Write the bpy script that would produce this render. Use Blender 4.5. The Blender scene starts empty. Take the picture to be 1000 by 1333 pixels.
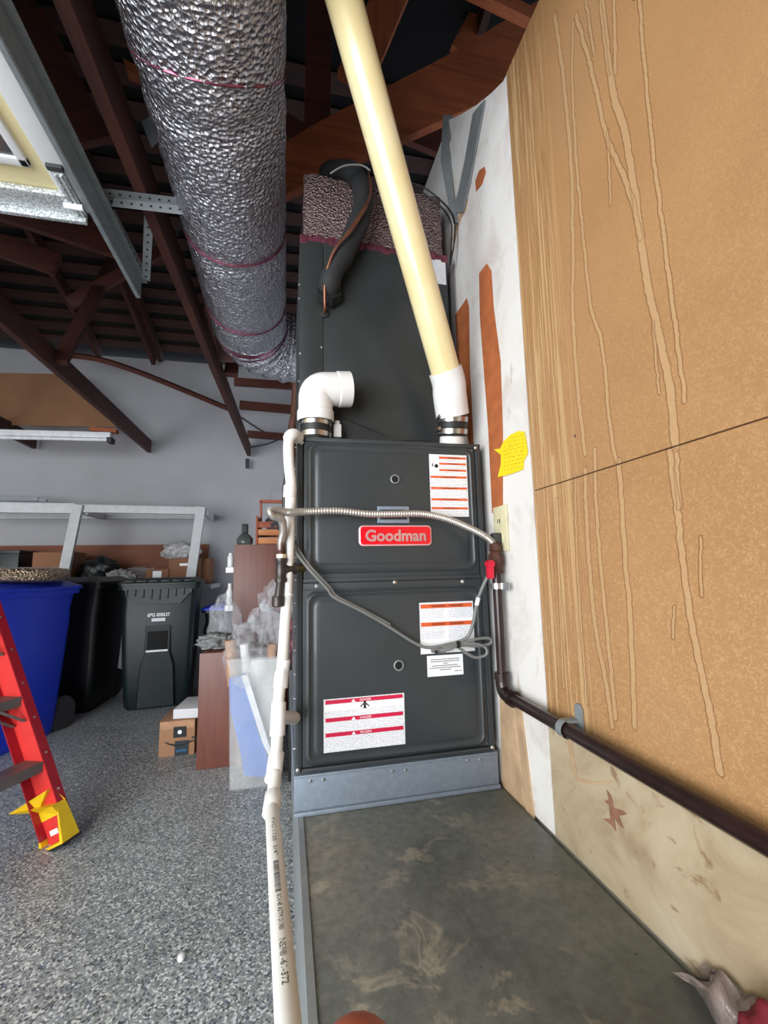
import bpy, bmesh, math, random
from mathutils import Vector, Matrix, noise
random.seed(7)
S = bpy.context.scene
COL = S.collection
PI = math.pi
CAMZ = 1.08
# ------------------------------------------------------------ camera
YAW, PITCH, ROLL, FPX = .2242, .1269, -.0210, 564.6
def cam_axes():
    cy, sy, cp, sp = math.cos(YAW), math.sin(YAW), math.cos(PITCH), math.sin(PITCH)
    f = Vector((sy*cp, cy*cp, sp)); r = Vector((cy, -sy, 0)); u = r.cross(f)
    cr, sr = math.cos(ROLL), math.sin(ROLL)
    return cr*r+sr*u, -sr*r+cr*u, f
AR, AU, AF = cam_axes()
cd = bpy.data.cameras.new('camera'); cam = bpy.data.objects.new('camera', cd); COL.objects.link(cam)
cd.sensor_fit = 'VERTICAL'; cd.sensor_height = 36; cd.lens = FPX/1333*36
cd.clip_start = .01; cd.clip_end = 100
cam.matrix_world = Matrix(((AR.x, AU.x, -AF.x, 0), (AR.y, AU.y, -AF.y, 0), (AR.z, AU.z, -AF.z, CAMZ), (0, 0, 0, 1)))
S.camera = cam
# ------------------------------------------------------------ light
w = bpy.data.worlds.new('world'); S.world = w; w.use_nodes = True
w.node_tree.nodes['Background'].inputs[0].default_value = (.75, .85, 1, 1)
w.node_tree.nodes['Background'].inputs[1].default_value = 1.2
def area(name, loc, target, sx, sy, power, col):
    l = bpy.data.lights.new(name, 'AREA'); l.shape = 'RECTANGLE'; l.size = sx; l.size_y = sy
    l.energy = power; l.color = col
    o = bpy.data.objects.new(name, l); COL.objects.link(o); o.location = loc
    o.rotation_euler = (Vector(target)-Vector(loc)).to_track_quat('-Z', 'Y').to_euler()
    return o
area('doorway_daylight', (-2.4, -1.5, 1.25), (-1.2, 2, 1.0), 3.6, 2.0, 165, (.93, .97, 1))
S.view_settings.view_transform = 'Standard'; S.view_settings.look = 'None'
S.view_settings.gamma = 1; S.view_settings.use_curve_mapping = False
S.view_settings.exposure = 0.6

# ------------------------------------------------------------ photo ray helpers (turn a pixel plus a real coordinate into a point)
def ray(px, py): return AF + (px-500)/FPX*AR - (py-666.5)/FPX*AU
O = Vector((0, 0, CAMZ))
def PY(px, py, y): d = ray(px, py); return O + d*(y/d.y)
def PX(px, py, x): d = ray(px, py); return O + d*(x/d.x)
def PZ(px, py, z): d = ray(px, py); return O + d*((z-CAMZ)/d.z)

# ------------------------------------------------------------ materials
def lin(c):
    return tuple(((x/255)/12.92 if x/255 <= .04045 else ((x/255+.055)/1.055)**2.4) for x in c)+(1,)
MATS = {}
class NT:
    def __init__(s, name):
        s.m = bpy.data.materials.new(name); s.m.use_nodes = True; s.t = s.m.node_tree
        s.b = s.t.nodes['Principled BSDF']; s.tc = None
    def n(s, ty, **kw):
        x = s.t.nodes.new(ty)
        for k, v in kw.items(): setattr(x, k, v)
        return x
    def l(s, a, b): s.t.links.new(a, b)
    def obj(s):
        if not s.tc: s.tc = s.n('ShaderNodeTexCoord')
        return s.tc.outputs['Object']
    def mapping(s, scale=(1, 1, 1), rot=(0, 0, 0)):
        m = s.n('ShaderNodeMapping'); m.inputs['Scale'].default_value = scale; m.inputs['Rotation'].default_value = rot
        s.l(s.obj(), m.inputs[0]); return m.outputs[0]
    def noise(s, scale=5, detail=4, vec=None, rough=.55, dist=0):
        x = s.n('ShaderNodeTexNoise'); x.inputs['Scale'].default_value = scale; x.inputs['Detail'].default_value = detail
        x.inputs['Roughness'].default_value = rough; x.inputs['Distortion'].default_value = dist
        s.l(vec if vec else s.obj(), x.inputs['Vector']); return x.outputs['Fac']
    def voro(s, scale, vec=None, out='Color', feature='F1'):
        x = s.n('ShaderNodeTexVoronoi', feature=feature); x.inputs['Scale'].default_value = scale
        s.l(vec if vec else s.obj(), x.inputs['Vector']); return x.outputs[out]
    def ramp(s, fac, stops, const=False):
        r = s.n('ShaderNodeValToRGB'); e = r.color_ramp.elements
        if const: r.color_ramp.interpolation = 'CONSTANT'
        while len(e) < len(stops): e.new(.5)
        for i, (p, c) in enumerate(stops):
            e[i].position = p; e[i].color = c if len(c) == 4 else lin(c)
        s.l(fac, r.inputs[0]); return r.outputs[0]
    def math(s, op, a, b=None, c=None, clamp=False):
        m = s.n('ShaderNodeMath', operation=op); m.use_clamp = clamp
        for i, v in enumerate((a, b, c)):
            if v is None: continue
            if isinstance(v, (int, float)): m.inputs[i].default_value = v
            else: s.l(v, m.inputs[i])
        return m.outputs[0]
    def mix(s, fac, a, b, mode='MIX'):
        m = s.n('ShaderNodeMix', data_type='RGBA', blend_type=mode)
        for i, v in ((0, fac), (6, a), (7, b)):
            if isinstance(v, (int, float)): m.inputs[i].default_value = v
            elif isinstance(v, tuple): m.inputs[i].default_value = v if len(v) == 4 else lin(v)
            else: s.l(v, m.inputs[i])
        return m.outputs[2]
    def bump(s, h, strength=.3, dist=.002):
        x = s.n('ShaderNodeBump'); x.inputs['Strength'].default_value = strength; x.inputs['Distance'].default_value = dist
        s.l(h, x.inputs['Height']); s.l(x.outputs[0], s.b.inputs['Normal'])
    def col(s, c):
        if isinstance(c, tuple): s.b.inputs['Base Color'].default_value = c if len(c) == 4 else lin(c)
        else: s.l(c, s.b.inputs['Base Color'])
    def set(s, **kw):
        for k, v in kw.items():
            k = k.replace('_', ' ')
            if isinstance(v, (int, float)): s.b.inputs[k].default_value = v
            else: s.l(v, s.b.inputs[k])
        return s.m

def simple(name, c, rough=.5, metal=0, var=.12, vs=18, bump=.08, bs=120, c2=None, coat=0, trans=0, alpha=1, spec=.5):
    t = NT(name); a = lin(c)
    f = t.noise(vs, 5)
    lo = tuple(x*(1-var) for x in a[:3])+(1,) if c2 is None else lin(c2)
    hi = tuple(min(1, x*(1+var)) for x in a[:3])+(1,) if c2 is None else a
    t.col(t.ramp(f, [(.3, lo), (.7, hi)]))
    if bump: t.bump(t.noise(bs, 3), bump, .001)
    t.set(Roughness=rough, Metallic=metal)
    t.b.inputs['Coat Weight'].default_value = coat
    t.b.inputs['Specular IOR Level'].default_value = spec
    if trans: t.b.inputs['Transmission Weight'].default_value = trans
    if alpha < 1: t.b.inputs['Alpha'].default_value = alpha
    return t.m

def wood(name, c1, c2, axis=1, sc=1, rough=.7):
    t = NT(name); s = [30*sc]*3; s[axis] = 1.6*sc
    v = t.mapping(tuple(s)); f = t.noise(1.0, 8, v, .65, .6); g = t.noise(4, 3)
    base = t.ramp(f, [(.28, c1), (.55, c2), (.8, c1)])
    t.col(t.mix(t.ramp(g, [(.4, (0, 0, 0, 1)), (.75, (.55, .55, .55, 1))]), base, c1))
    t.bump(f, .35, .002); return t.set(Roughness=rough)

M = {}
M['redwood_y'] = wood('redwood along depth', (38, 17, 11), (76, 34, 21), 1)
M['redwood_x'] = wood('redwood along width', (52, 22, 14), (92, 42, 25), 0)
M['fir_warm'] = wood('orange lit framing lumber', (122, 58, 28), (172, 92, 50), 0)  # lit version of the roof wood: the light is put into its brighter colour
M['lumber_lit_z'] = wood('orange lit upright lumber', (122, 58, 28), (172, 92, 50), 2)
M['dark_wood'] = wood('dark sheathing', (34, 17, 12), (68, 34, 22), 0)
M['laminate'] = wood('mahogany laminate', (92, 50, 40), (116, 66, 52), 2, 1.2, .45)
M['shelf_back'] = wood('stained plywood', (110, 62, 42), (134, 80, 56), 0)
M['basket_wood'] = wood('basket wood', (120, 58, 38), (160, 84, 52), 0, 2)
M['basket_slat'] = wood('pale basket slat', (160, 92, 50), (205, 140, 88), 0, 2)
M['white_paint'] = simple('white painted lumber', (198, 198, 198), .55, var=.08, bump=.15)
M['wall_grey'] = simple('grey painted wall', (170, 168, 170), .85, var=.05, vs=3, bump=.12, bs=60)
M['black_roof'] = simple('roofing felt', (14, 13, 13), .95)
M['brown_board'] = simple('brown hardboard', (132, 92, 62), .8, var=.08, vs=4)
M['pvc_white'] = simple('white pvc', (224, 223, 222), .3, var=.02, bump=.02)
M['pvc_grey'] = simple('aged pvc', (222, 220, 216), .35, var=.05, bump=.02)
M['pvc_cream'] = simple('yellowed pvc', (236, 222, 178), .28, var=.05, vs=6, bump=.02, c2=(226, 206, 152), coat=.3)
M['rubber'] = simple('black rubber', (24, 24, 25), .55, bump=.05)
M['steel'] = simple('stainless band', (190, 186, 182), .28, 1, var=.08)
M['chrome'] = simple('zinc screw', (205, 205, 205), .3, 1, var=.05)
M['galv'] = simple('galvanised track', (132, 140, 142), .5, .3, var=.15, vs=30)
M['strap'] = simple('dull steel strap', (138, 143, 145), .5, .25, var=.12)
M['black_iron'] = simple('black iron pipe', (42, 24, 22), .38, .3, var=.4, vs=25, bump=.15, bs=90, coat=.3)
M['rust_iron'] = simple('rusty iron', (80, 48, 36), .6, .4, var=.45, vs=60, bump=.3)
M['grey_iron'] = simple('dark grey iron fitting', (70, 66, 64), .42, .7, var=.3, vs=50, bump=.2)
M['brass'] = simple('brass', (190, 165, 90), .35, .9)
M['copper'] = simple('copper tube', (128, 84, 66), .4, .7, var=.25)
M['foam'] = simple('black foam insulation', (30, 31, 32), .75, bump=.2, bs=60)
M['cable_grey'] = simple('grey cable sheath', (112, 112, 110), .5, bump=.03)
M['wire_black'] = simple('black wire', (18, 18, 18), .5, bump=0)
M['red_plastic'] = simple('red valve handle', (196, 24, 52), .4, bump=.03)
M['ivory'] = simple('ivory outlet plastic', (214, 206, 170), .45, bump=.02)
M['dark_slot'] = simple('dark opening', (8, 8, 8), .8, bump=0)
M['green_can'] = simple('dark green plastic', (16, 28, 27), .42, spec=.4, var=.15, bump=.12, bs=250)
M['black_can'] = simple('black plastic', (13, 16, 19), .45, var=.15, bump=.12, bs=250)
M['blue_can'] = simple('blue plastic', (22, 56, 205), .42, var=.08, bump=.12, bs=250)
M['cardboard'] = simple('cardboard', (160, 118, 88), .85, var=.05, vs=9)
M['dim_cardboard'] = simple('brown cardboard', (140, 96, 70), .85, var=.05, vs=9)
M['card_tape'] = simple('dark tape', (24, 34, 44), .4, bump=0)
M['black_ink'] = simple('black print', (16, 16, 18), .6, bump=0)
M['grey_ink'] = simple('grey print', (84, 82, 82), .6, bump=0)
M['blue_ink'] = simple('blue print', (30, 130, 190), .5, bump=0)
M['white_ink'] = simple('white print', (235, 235, 238), .5, bump=0)
M['paper_white'] = simple('white box card', (214, 214, 218), .7, var=.03)
M['red_label'] = simple('crimson print', (196, 22, 64), .5, var=.02, bump=0)
M['orange_label'] = simple('orange print', (214, 92, 44), .5, var=.02, bump=0)
M['badge_red'] = simple('glossy red badge', (214, 12, 32), .25, var=.03, bump=0, coat=.5)
M['badge_rim'] = simple('silver pink badge rim', (232, 176, 180), .3, .3, bump=0)
M['badge_letter'] = simple('silver badge lettering', (212, 170, 168), .3, .5, bump=0)
M['fibre_red'] = simple('red fibreglass', (214, 52, 48), .45, var=.08, bump=.1)
M['fibre_dark'] = simple('deep red fibreglass', (158, 20, 38), .4, var=.1, bump=.1)
M['ladder_step'] = simple('dull aluminium step', (118, 112, 110), .5, .55, var=.15)
M['yellow'] = simple('yellow boot plastic', (232, 190, 24), .45, var=.1, bump=.05)
M['note'] = simple('yellow paper', (246, 214, 20), .75, var=.05, bump=.1, bs=40)
M['skin'] = simple('skin', (160, 80, 54), .5, var=.06, bump=.1, bs=200)
M['nail'] = simple('fingernail', (206, 140, 118), .3, bump=0)
M['cloth_red'] = simple('dark red cloth', (110, 20, 34), .85, bump=.3)
M['torn'] = simple('torn drywall paper', (172, 96, 52), .85, var=.18, vs=25, bump=.25, bs=60)
M['gouge'] = simple('gouged wood', (140, 98, 76), .9, var=.4, vs=60, bump=.3)
M['torn_pale'] = simple('scuffed plywood strip', (184, 154, 122), .85, var=.22, vs=14, bump=.2)
M['door_white'] = simple('white door steel', (224, 226, 226), .45, var=.02)
M['door_cream'] = simple('cream door foam', (232, 218, 168), .6, var=.04)
M['tape_magenta'] = simple('magenta foil tape', (142, 78, 96), .3, .7, var=.4, vs=60)
M['tag_grey'] = simple('rating plate', (150, 165, 185), .35, .5, bump=0)
M['tube_white'] = simple('fluorescent fixture enamel', (222, 222, 224), .4, bump=0)
M['grey_cloth'] = simple('folded dark fabric', (46, 46, 50), .8, bump=.3)
M['blue_bag'] = simple('blue sheet', (30, 104, 200), .4, var=.2, vs=8, bump=.1)
M['paper_brown'] = simple('brown paper', (176, 132, 100), .7, var=.25, vs=20)
M['jar_glass'] = simple('greenish glass', (120, 130, 126), .1, trans=.7, bump=0)
M['towel_grey'] = simple('grey clutter', (120, 120, 120), .7, var=.4, vs=40, bump=.4)
M['grime'] = simple('greyed rubber wheel', (52, 51, 53), .7)

# furnace steel: dark grey-green enamel
t = NT('charcoal enamel'); t.col(t.ramp(t.noise(6, 4), [(.3, (46, 51, 54)), (.7, (53, 58, 61))]))
t.bump(t.noise(500, 2), .06, .0005); M['charcoal'] = t.set(Roughness=.42, Metallic=.0); t.b.inputs['Coat Weight'].default_value = .15
t = NT('charcoal cabinet'); t.col(t.ramp(t.noise(5, 4), [(.3, (50, 53, 53)), (.7, (58, 61, 61))]))
M['charcoal2'] = t.set(Roughness=.36, Metallic=.25)
# galvanised pan
t = NT('galvanised sheet'); v = t.voro(90, None, 'Color'); sv = t.n('ShaderNodeSeparateColor'); t.l(v, sv.inputs[0]); t.col(t.ramp(sv.outputs[0], [(0, (122, 132, 144)), (1, (130, 140, 152))])); t.set(Roughness=.5, Metallic=.35); M['pan'] = t.m
# spangled zinc
t = NT('spangled zinc'); v = t.noise(160, 2); t.col(t.ramp(v, [(.4, (150, 156, 158)), (.6, (222, 226, 226))])); M['zinc'] = t.set(Roughness=.45, Metallic=.4)
# crinkled foil
def foil(name, c, k=1.0):
    t = NT(name)
    v1 = t.mapping((150*k, 35*k*(k if k > 1.5 else 1), 150*k)); n1 = t.noise(1.0, 4, v1, .6, .8)
    n2 = t.voro(1, t.mapping((66*k, 84*k, 66*k)), 'Distance')
    n3 = t.noise(9, 3)
    h = t.math('ADD', t.math('MULTIPLY', n1, .8), t.math('MULTIPLY', n2, 1.0))
    h = t.math('ADD', h, t.math('MULTIPLY', n3, .8))
    t.col(t.ramp(n1, [(.3, tuple(int(x*.8) for x in c)), (.6, c)]))
    t.bump(h, 1.0, .011/k); return t.set(Roughness=.22, Metallic=1.0)
M['foil'] = foil('crinkled duct foil', (206, 206, 212))
M['foil_warm'] = foil('bubble foil wrap', (160, 138, 136), 2.0)
M['foil_gold'] = foil('bronze foil', (216, 190, 160))
# corrugated connector
t = NT('corrugated stainless'); t.col((196, 190, 184)); M['connector'] = t.set(Roughness=.35, Metallic=.7)
# clear plastic
def plastic(name, a, c=(225, 228, 232)):
    t = NT(name); f = t.noise(16, 4, None, .55, 1.8)
    t.col(lin(c)); t.bump(f, .7, .01)
    al = t.ramp(f, [(.35, (a*.55,)*3+(1,)), (.7, (min(1, a*1.6),)*3+(1,))])
    t.l(al, t.b.inputs['Alpha']); return t.set(Roughness=.2)
M['clear_bag'] = plastic('clear plastic film', .17)
M['dim_bag'] = plastic('white plastic bag', .8, (205, 205, 205))
M['tote'] = simple('milky clear plastic', (230, 232, 232), .3, bump=.03, alpha=.2)
M['old_bag'] = plastic('crumpled pinkish plastic', .6, (150, 134, 128))
# garage floor: epoxy flakes
t = NT('epoxy flake floor')
v = t.voro(170, None, 'Color'); sx = t.n('ShaderNodeSeparateColor'); t.l(v, sx.inputs[0])
fl = t.ramp(sx.outputs[0], [(0, (48, 50, 56)), (.14, (132, 136, 138)), (.42, (158, 162, 163)), (.64, (186, 189, 190)), (.8, (240, 241, 242)), (.95, (84, 92, 128))], True)
v2 = t.voro(430, None, 'Color'); s2 = t.n('ShaderNodeSeparateColor'); t.l(v2, s2.inputs[0])
f2 = t.ramp(s2.outputs[0], [(0, (70, 72, 78)), (.25, (140, 142, 144)), (.8, (206, 208, 208))], True)
c = t.mix(.32, fl, f2)
dirt = t.ramp(t.noise(1.6, 6, None, .6, 1), [(.35, (.82, .82, .80, 1)), (.6, (1, 1, 1, 1))])
t.col(t.mix(1.0, c, dirt, 'MULTIPLY')); t.bump(sx.outputs[0], .15, .001); M['floor'] = t.set(Roughness=.42)
# platform concrete
t = NT('stained concrete')
a = t.noise(3.2, 8, None, .62, .6); b = t.noise(11, 6, None, .62, .7); g = t.noise(60, 4)
c = t.ramp(a, [(.3, (80, 83, 79)), (.5, (108, 111, 106)), (.72, (130, 126, 116))])
ring = t.ramp(b, [(.55, (0, 0, 0, 1)), (.62, (.6, .6, .6, 1)), (.66, (.12, .12, .12, 1)), (.75, (.5, .5, .5, 1))])
c = t.mix(t.math('MULTIPLY', ring, t.ramp(t.noise(2.3, 3), [(.45, (0, 0, 0, 1)), (.6, (.9, .9, .9, 1))])), c, (186, 174, 154))
c = t.mix(t.ramp(t.voro(26, None, 'Distance'), [(.03, (1, 1, 1, 1)), (.07, (0, 0, 0, 1))]), c, (44, 38, 34))
t.col(t.mix(t.ramp(g, [(.35, (.35, .35, .35, 1)), (.6, (0, 0, 0, 1))]), c, (58, 58, 54)))
t.bump(t.math('ADD', g, a), .25, .003); M['concrete'] = t.set(Roughness=t.ramp(a, [(.3, (.35, .35, .35, 1)), (.7, (.7, .7, .7, 1))]))
# white drywall with scuffs
t = NT('scuffed white drywall'); a = t.noise(5, 6, None, .6, .8); b = t.noise(26, 5, t.mapping((1, 1, .3)), .6)
c = t.ramp(a, [(.3, (206, 196, 188)), (.5, (226, 222, 218)), (.8, (232, 229, 226))])
c = t.mix(t.ramp(b, [(.62, (0, 0, 0, 1)), (.72, (.5, .5, .5, 1))]), c, (168, 140, 116))
t.col(c); t.bump(b, .35, .003); M['drywall'] = t.set(Roughness=.85)
# cream plywood below
t = NT('stained cream plywood'); a = t.noise(4, 7, None, .62, .9); b = t.noise(20, 6, t.mapping((1, .8, 1)), .65, .8)
c = t.ramp(a, [(.3, (158, 134, 104)), (.5, (188, 170, 140)), (.75, (206, 192, 168))])
c = t.mix(t.ramp(b, [(.60, (0, 0, 0, 1)), (.68, (.7, .7, .7, 1))]), c, (132, 92, 62))
t.col(c); t.bump(b, .3, .002); M['cream_ply'] = t.set(Roughness=.7)

# tan hardboard with dried drip streaks whose tracks are real marks on the board
WX = .61
STREAKS = [  # pixel track on the wall, width in metres
 ([(829, -40), (842, 112), (851, 202), (865, 315), (874, 382), (883, 450), (891, 522)], .0085),
 ([(780, -30), (797, 112), (815, 180), (829, 270), (840, 351), (856, 427), (872, 508), (880, 582)], .016),
 ([(750, 20), (775, 112), (788, 171), (820, 252), (834, 310)], .011),
 ([(746, 30), (750, 202), (758, 292), (768, 391), (786, 463), (793, 540), (803, 600)], .010),
 ([(806, 600), (813, 714), (820, 802), (826, 945)], .0125),
 ([(722, 20), (741, 180), (746, 315), (748, 450), (762, 590)], .013),
 ([(762, 612), (771, 780), (789, 890), (797, 945)], .013),
 ([(872, 588), (885, 692), (899, 802), (921, 912), (938, 1005)], .0125),
 ([(775, 585), (780, 714), (793, 846), (801, 935)], .0115),
 ([(749, 620), (753, 758), (764, 915)], .008),
 ([(725, 650), (729, 780), (734, 895)], .009),
 ([(760, -20), (773, 70)], .008), ([(783, -20), (795, 95)], .008), ([(799, -20), (801, 95)], .010),
 ([(791, 171), (795, 265)], .007), ([(850, 420), (858, 512)], .006),
 ([(880, 588), (884, 660)], .010), ([(912, 700), (913, 775)], .006), ([(878, 790), (876, 830)], .006),
]
t = NT('drip stained hardboard')
sep = t.n('ShaderNodeSeparateXYZ'); t.l(t.obj(), sep.inputs[0]); Yc, Zc = sep.outputs[1], sep.outputs[2]
wob = t.noise(45, 3, t.mapping((1, .3, 1)), .6); wob = t.math('MULTIPLY', t.math('SUBTRACT', wob, .5), .010)
yy = t.math('ADD', Yc, wob)
cen = None; edg = None
for pts, wd in STREAKS:
    P3 = [PX(a, b, WX) for a, b in pts]
    z1, z0 = max(p.z for p in P3), min(p.z for p in P3); y0, y1 = min(p.y for p in P3)-.01, max(p.y for p in P3)+.01
    zn = t.math('DIVIDE', t.math('SUBTRACT', Zc, z0), z1-z0)
    cl = t.math('MINIMUM', t.math('MAXIMUM', zn, 0.0), 1.0)
    fc = t.n('ShaderNodeFloatCurve'); cv = fc.mapping.curves[0]
    ps = sorted([((p.z-z0)/(z1-z0), (p.y-y0)/(y1-y0)) for p in P3])
    cv.points[0].location = ps[0]; cv.points[1].location = ps[-1]
    for q in ps[1:-1]: cv.points.new(*q)
    fc.mapping.update(); t.l(cl, fc.inputs['Value'])
    yc = t.math('ADD', t.math('MULTIPLY', fc.outputs[0], y1-y0), y0)
    dy = t.math('SUBTRACT', yy, yc)
    dz = t.math('MULTIPLY', t.math('SUBTRACT', zn, cl), z1-z0)
    d = t.math('SQRT', t.math('ADD', t.math('MULTIPLY', dy, dy), t.math('MULTIPLY', dz, dz)))
    inn = t.math('DIVIDE', t.math('SUBTRACT', wd*.5, d), .0012, clamp=True)
    e = t.math('SUBTRACT', 1.0, t.math('DIVIDE', t.math('ABSOLUTE', t.math('SUBTRACT', d, wd*.5)), .0019), clamp=True)
    cen = inn if cen is None else t.math('MAXIMUM', cen, inn)
    edg = e if edg is None else t.math('MAXIMUM', edg, e)
edg = t.math('MULTIPLY', edg, t.math('SUBTRACT', 1.0, t.math('MULTIPLY', cen, .25)))
base = t.ramp(t.noise(2.2, 5, None, .6, .4), [(.3, (176, 132, 88)), (.55, (189, 144, 98)), (.8, (180, 142, 106))])
base = t.mix(t.ramp(t.noise(300, 3), [(.35, (.3, .3, .3, 1)), (.6, (0, 0, 0, 1))]), base, (150, 108, 66))
# blotchy damp freckles, denser low down
fr = t.ramp(t.noise(110, 4, None, .65, 1.6), [(.54, (0, 0, 0, 1)), (.58, (1, 1, 1, 1)), (.63, (.1, .1, .1, 1))])
zone = t.ramp(Zc, [(0, (.8, .8, .8, 1)), (1, (0, 0, 0, 1))])
zf = t.math('SUBTRACT', 1.15, t.math('MULTIPLY', t.math('SUBTRACT', Zc, .7), .8), clamp=True)
base = t.mix(t.math('MULTIPLY', fr, t.math('MULTIPLY', zf, .6)), base, (222, 182, 132))
# fine run lines close to the board's far edge
ln = t.noise(1, 5, t.mapping((1, 150, 2.2)), .55, .3)
near = t.math('DIVIDE', t.math('SUBTRACT', Yc, .78), .07, clamp=True)
l1 = t.math('MULTIPLY', t.ramp(ln, [(.47, (0, 0, 0, 1)), (.50, (1, 1, 1, 1)), (.53, (0, 0, 0, 1))]), near)
l2 = t.math('MULTIPLY', t.ramp(ln, [(.53, (0, 0, 0, 1)), (.57, (1, 1, 1, 1))]), near)
c = t.mix(t.math('MULTIPLY', l2, .7), base, (216, 182, 132))
c = t.mix(t.math('MULTIPLY', l1, .6), c, (130, 84, 46))
c = t.mix(t.math('MULTIPLY', cen, .6), c, (204, 168, 126))
c = t.mix(t.math('MULTIPLY', edg, .8), c, (124, 78, 44))
hole = t.ramp(t.voro(5.5, t.mapping((0, 1, 1)), 'Distance'), [(.012, (1, 1, 1, 1)), (.022, (0, 0, 0, 1))])
c = t.mix(hole, c, (60, 40, 28))
t.col(c); t.bump(t.math('ADD', t.math('MULTIPLY', cen, 1.0), t.noise(220, 3)), .2, .001); M['hardboard'] = t.set(Roughness=.5)

# printed label: white card with rows of fine grey text
t = NT('printed label'); sp = t.n('ShaderNodeSeparateXYZ'); t.l(t.obj(), sp.inputs[0])
rows = t.math('FRACT', t.math('MULTIPLY', sp.outputs[2], 330)); rm = t.math('GREATER_THAN', rows, .5)
wn = t.noise(1, 2, t.mapping((520, 1, 330))); wm = t.math('GREATER_THAN', wn, .47)
t.col(t.mix(t.math('MULTIPLY', t.math('MULTIPLY', rm, wm), .5), (236, 236, 240), (70, 76, 96))); M['label'] = t.set(Roughness=.4)
M['label_plain'] = simple('label white', (238, 238, 240), .4, var=.01, bump=0)

# ------------------------------------------------------------ mesh helpers
class MB:
    def __init__(s): s.bm = bmesh.new()
    def box(s, x0, x1, y0, y1, z0, z1, bev=0, mat=None):
        v = [s.bm.verts.new((x, y, z)) for x in (x0, x1) for y in (y0, y1) for z in (z0, z1)]
        fs = [s.bm.faces.new([v[i] for i in q]) for q in ((0, 1, 3, 2), (4, 6, 7, 5), (0, 4, 5, 1), (2, 3, 7, 6), (0, 2, 6, 4), (1, 5, 7, 3))]
        if mat is not None:
            for a in v: a.co = mat @ a.co
        if bev:
            es = {e for f in fs for e in f.edges}
            bmesh.ops.bevel(s.bm, geom=list(es), offset=bev, segments=2, affect='EDGES', profile=.6)
        return s
    def bar(s, a, b, wd, ht, up=(0, 0, 1), bev=0):   # box from a to b; wd sideways, ht along up
        a, b = Vector(a), Vector(b); d = (b-a); L = d.length; d.normalize(); u = Vector(up)
        side = d.cross(u).normalized(); u = side.cross(d).normalized()
        m = Matrix((( side.x, d.x, u.x, a.x), (side.y, d.y, u.y, a.y), (side.z, d.z, u.z, a.z), (0, 0, 0, 1)))
        return s.box(-wd/2, wd/2, 0, L, -ht/2, ht/2, bev, m)
    def tube(s, pts, r, seg=14, cap=True, rfun=None):
        pts = [Vector(p) for p in pts]; n = len(pts)
        rs = [r]*n if isinstance(r, (int, float)) else r
        T = [(pts[min(i+1, n-1)]-pts[max(i-1, 0)]).normalized() for i in range(n)]
        up = Vector((0, 0, 1)) if abs(T[0].z) < .9 else Vector((0, 1, 0))
        A = T[0].cross(up).normalized(); rings = []
        for i in range(n):
            A = (A - T[i]*A.dot(T[i])).normalized(); B = T[i].cross(A); ring = []
            for k in range(seg):
                th = 2*PI*k/seg; rr = rs[i]*(rfun(i, th) if rfun else 1)
                ring.append(s.bm.verts.new(pts[i]+(A*math.cos(th)+B*math.sin(th))*rr))
            rings.append(ring)
        for i in range(n-1):
            for k in range(seg):
                s.bm.faces.new((rings[i][k], rings[i][(k+1) % seg], rings[i+1][(k+1) % seg], rings[i+1][k]))
        if cap: s.bm.faces.new(rings[0][::-1]); s.bm.faces.new(rings[-1])
        return s
    def lathe(s, prof, c=(0, 0, 0), axis=(0, 0, 1), seg=20):
        ax = Vector(axis).normalized(); A = ax.orthogonal().normalized(); B = ax.cross(A); c = Vector(c); rings = []
        for r, h in prof:
            rings.append([s.bm.verts.new(c+ax*h+(A*math.cos(2*PI*k/seg)+B*math.sin(2*PI*k/seg))*max(r, 1e-5)) for k in range(seg)])
        for i in range(len(rings)-1):
            for k in range(seg):
                s.bm.faces.new((rings[i][k], rings[i][(k+1) % seg], rings[i+1][(k+1) % seg], rings[i+1][k]))
        s.bm.faces.new(rings[0][::-1]); s.bm.faces.new(rings[-1]); return s
    def prism(s, poly, d):     # extrude polygon (3D points) by vector d
        d = Vector(d); a = [s.bm.verts.new(Vector(p)) for p in poly]; b = [s.bm.verts.new(Vector(p)+d) for p in poly]
        s.bm.faces.new(a); s.bm.faces.new(b[::-1]); n = len(a)
        for i in range(n): s.bm.faces.new((a[i], b[i], b[(i+1) % n], a[(i+1) % n]))
        return s
    def loft(s, rings, cap=True):
        R = [[s.bm.verts.new(Vector(p)) for p in r] for r in rings]; n = len(R[0])
        for i in range(len(R)-1):
            for k in range(n): s.bm.faces.new((R[i][k], R[i][(k+1) % n], R[i+1][(k+1) % n], R[i+1][k]))
        if cap: s.bm.faces.new(R[0][::-1]); s.bm.faces.new(R[-1])
        return s
    def grid(s, f, nu, nv, thick=0):
        V = [[s.bm.verts.new(f(u/nu, v/nv)) for v in range(nv+1)] for u in range(nu+1)]
        for u in range(nu):
            for v in range(nv): s.bm.faces.new((V[u][v], V[u+1][v], V[u+1][v+1], V[u][v+1]))
        return s

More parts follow.
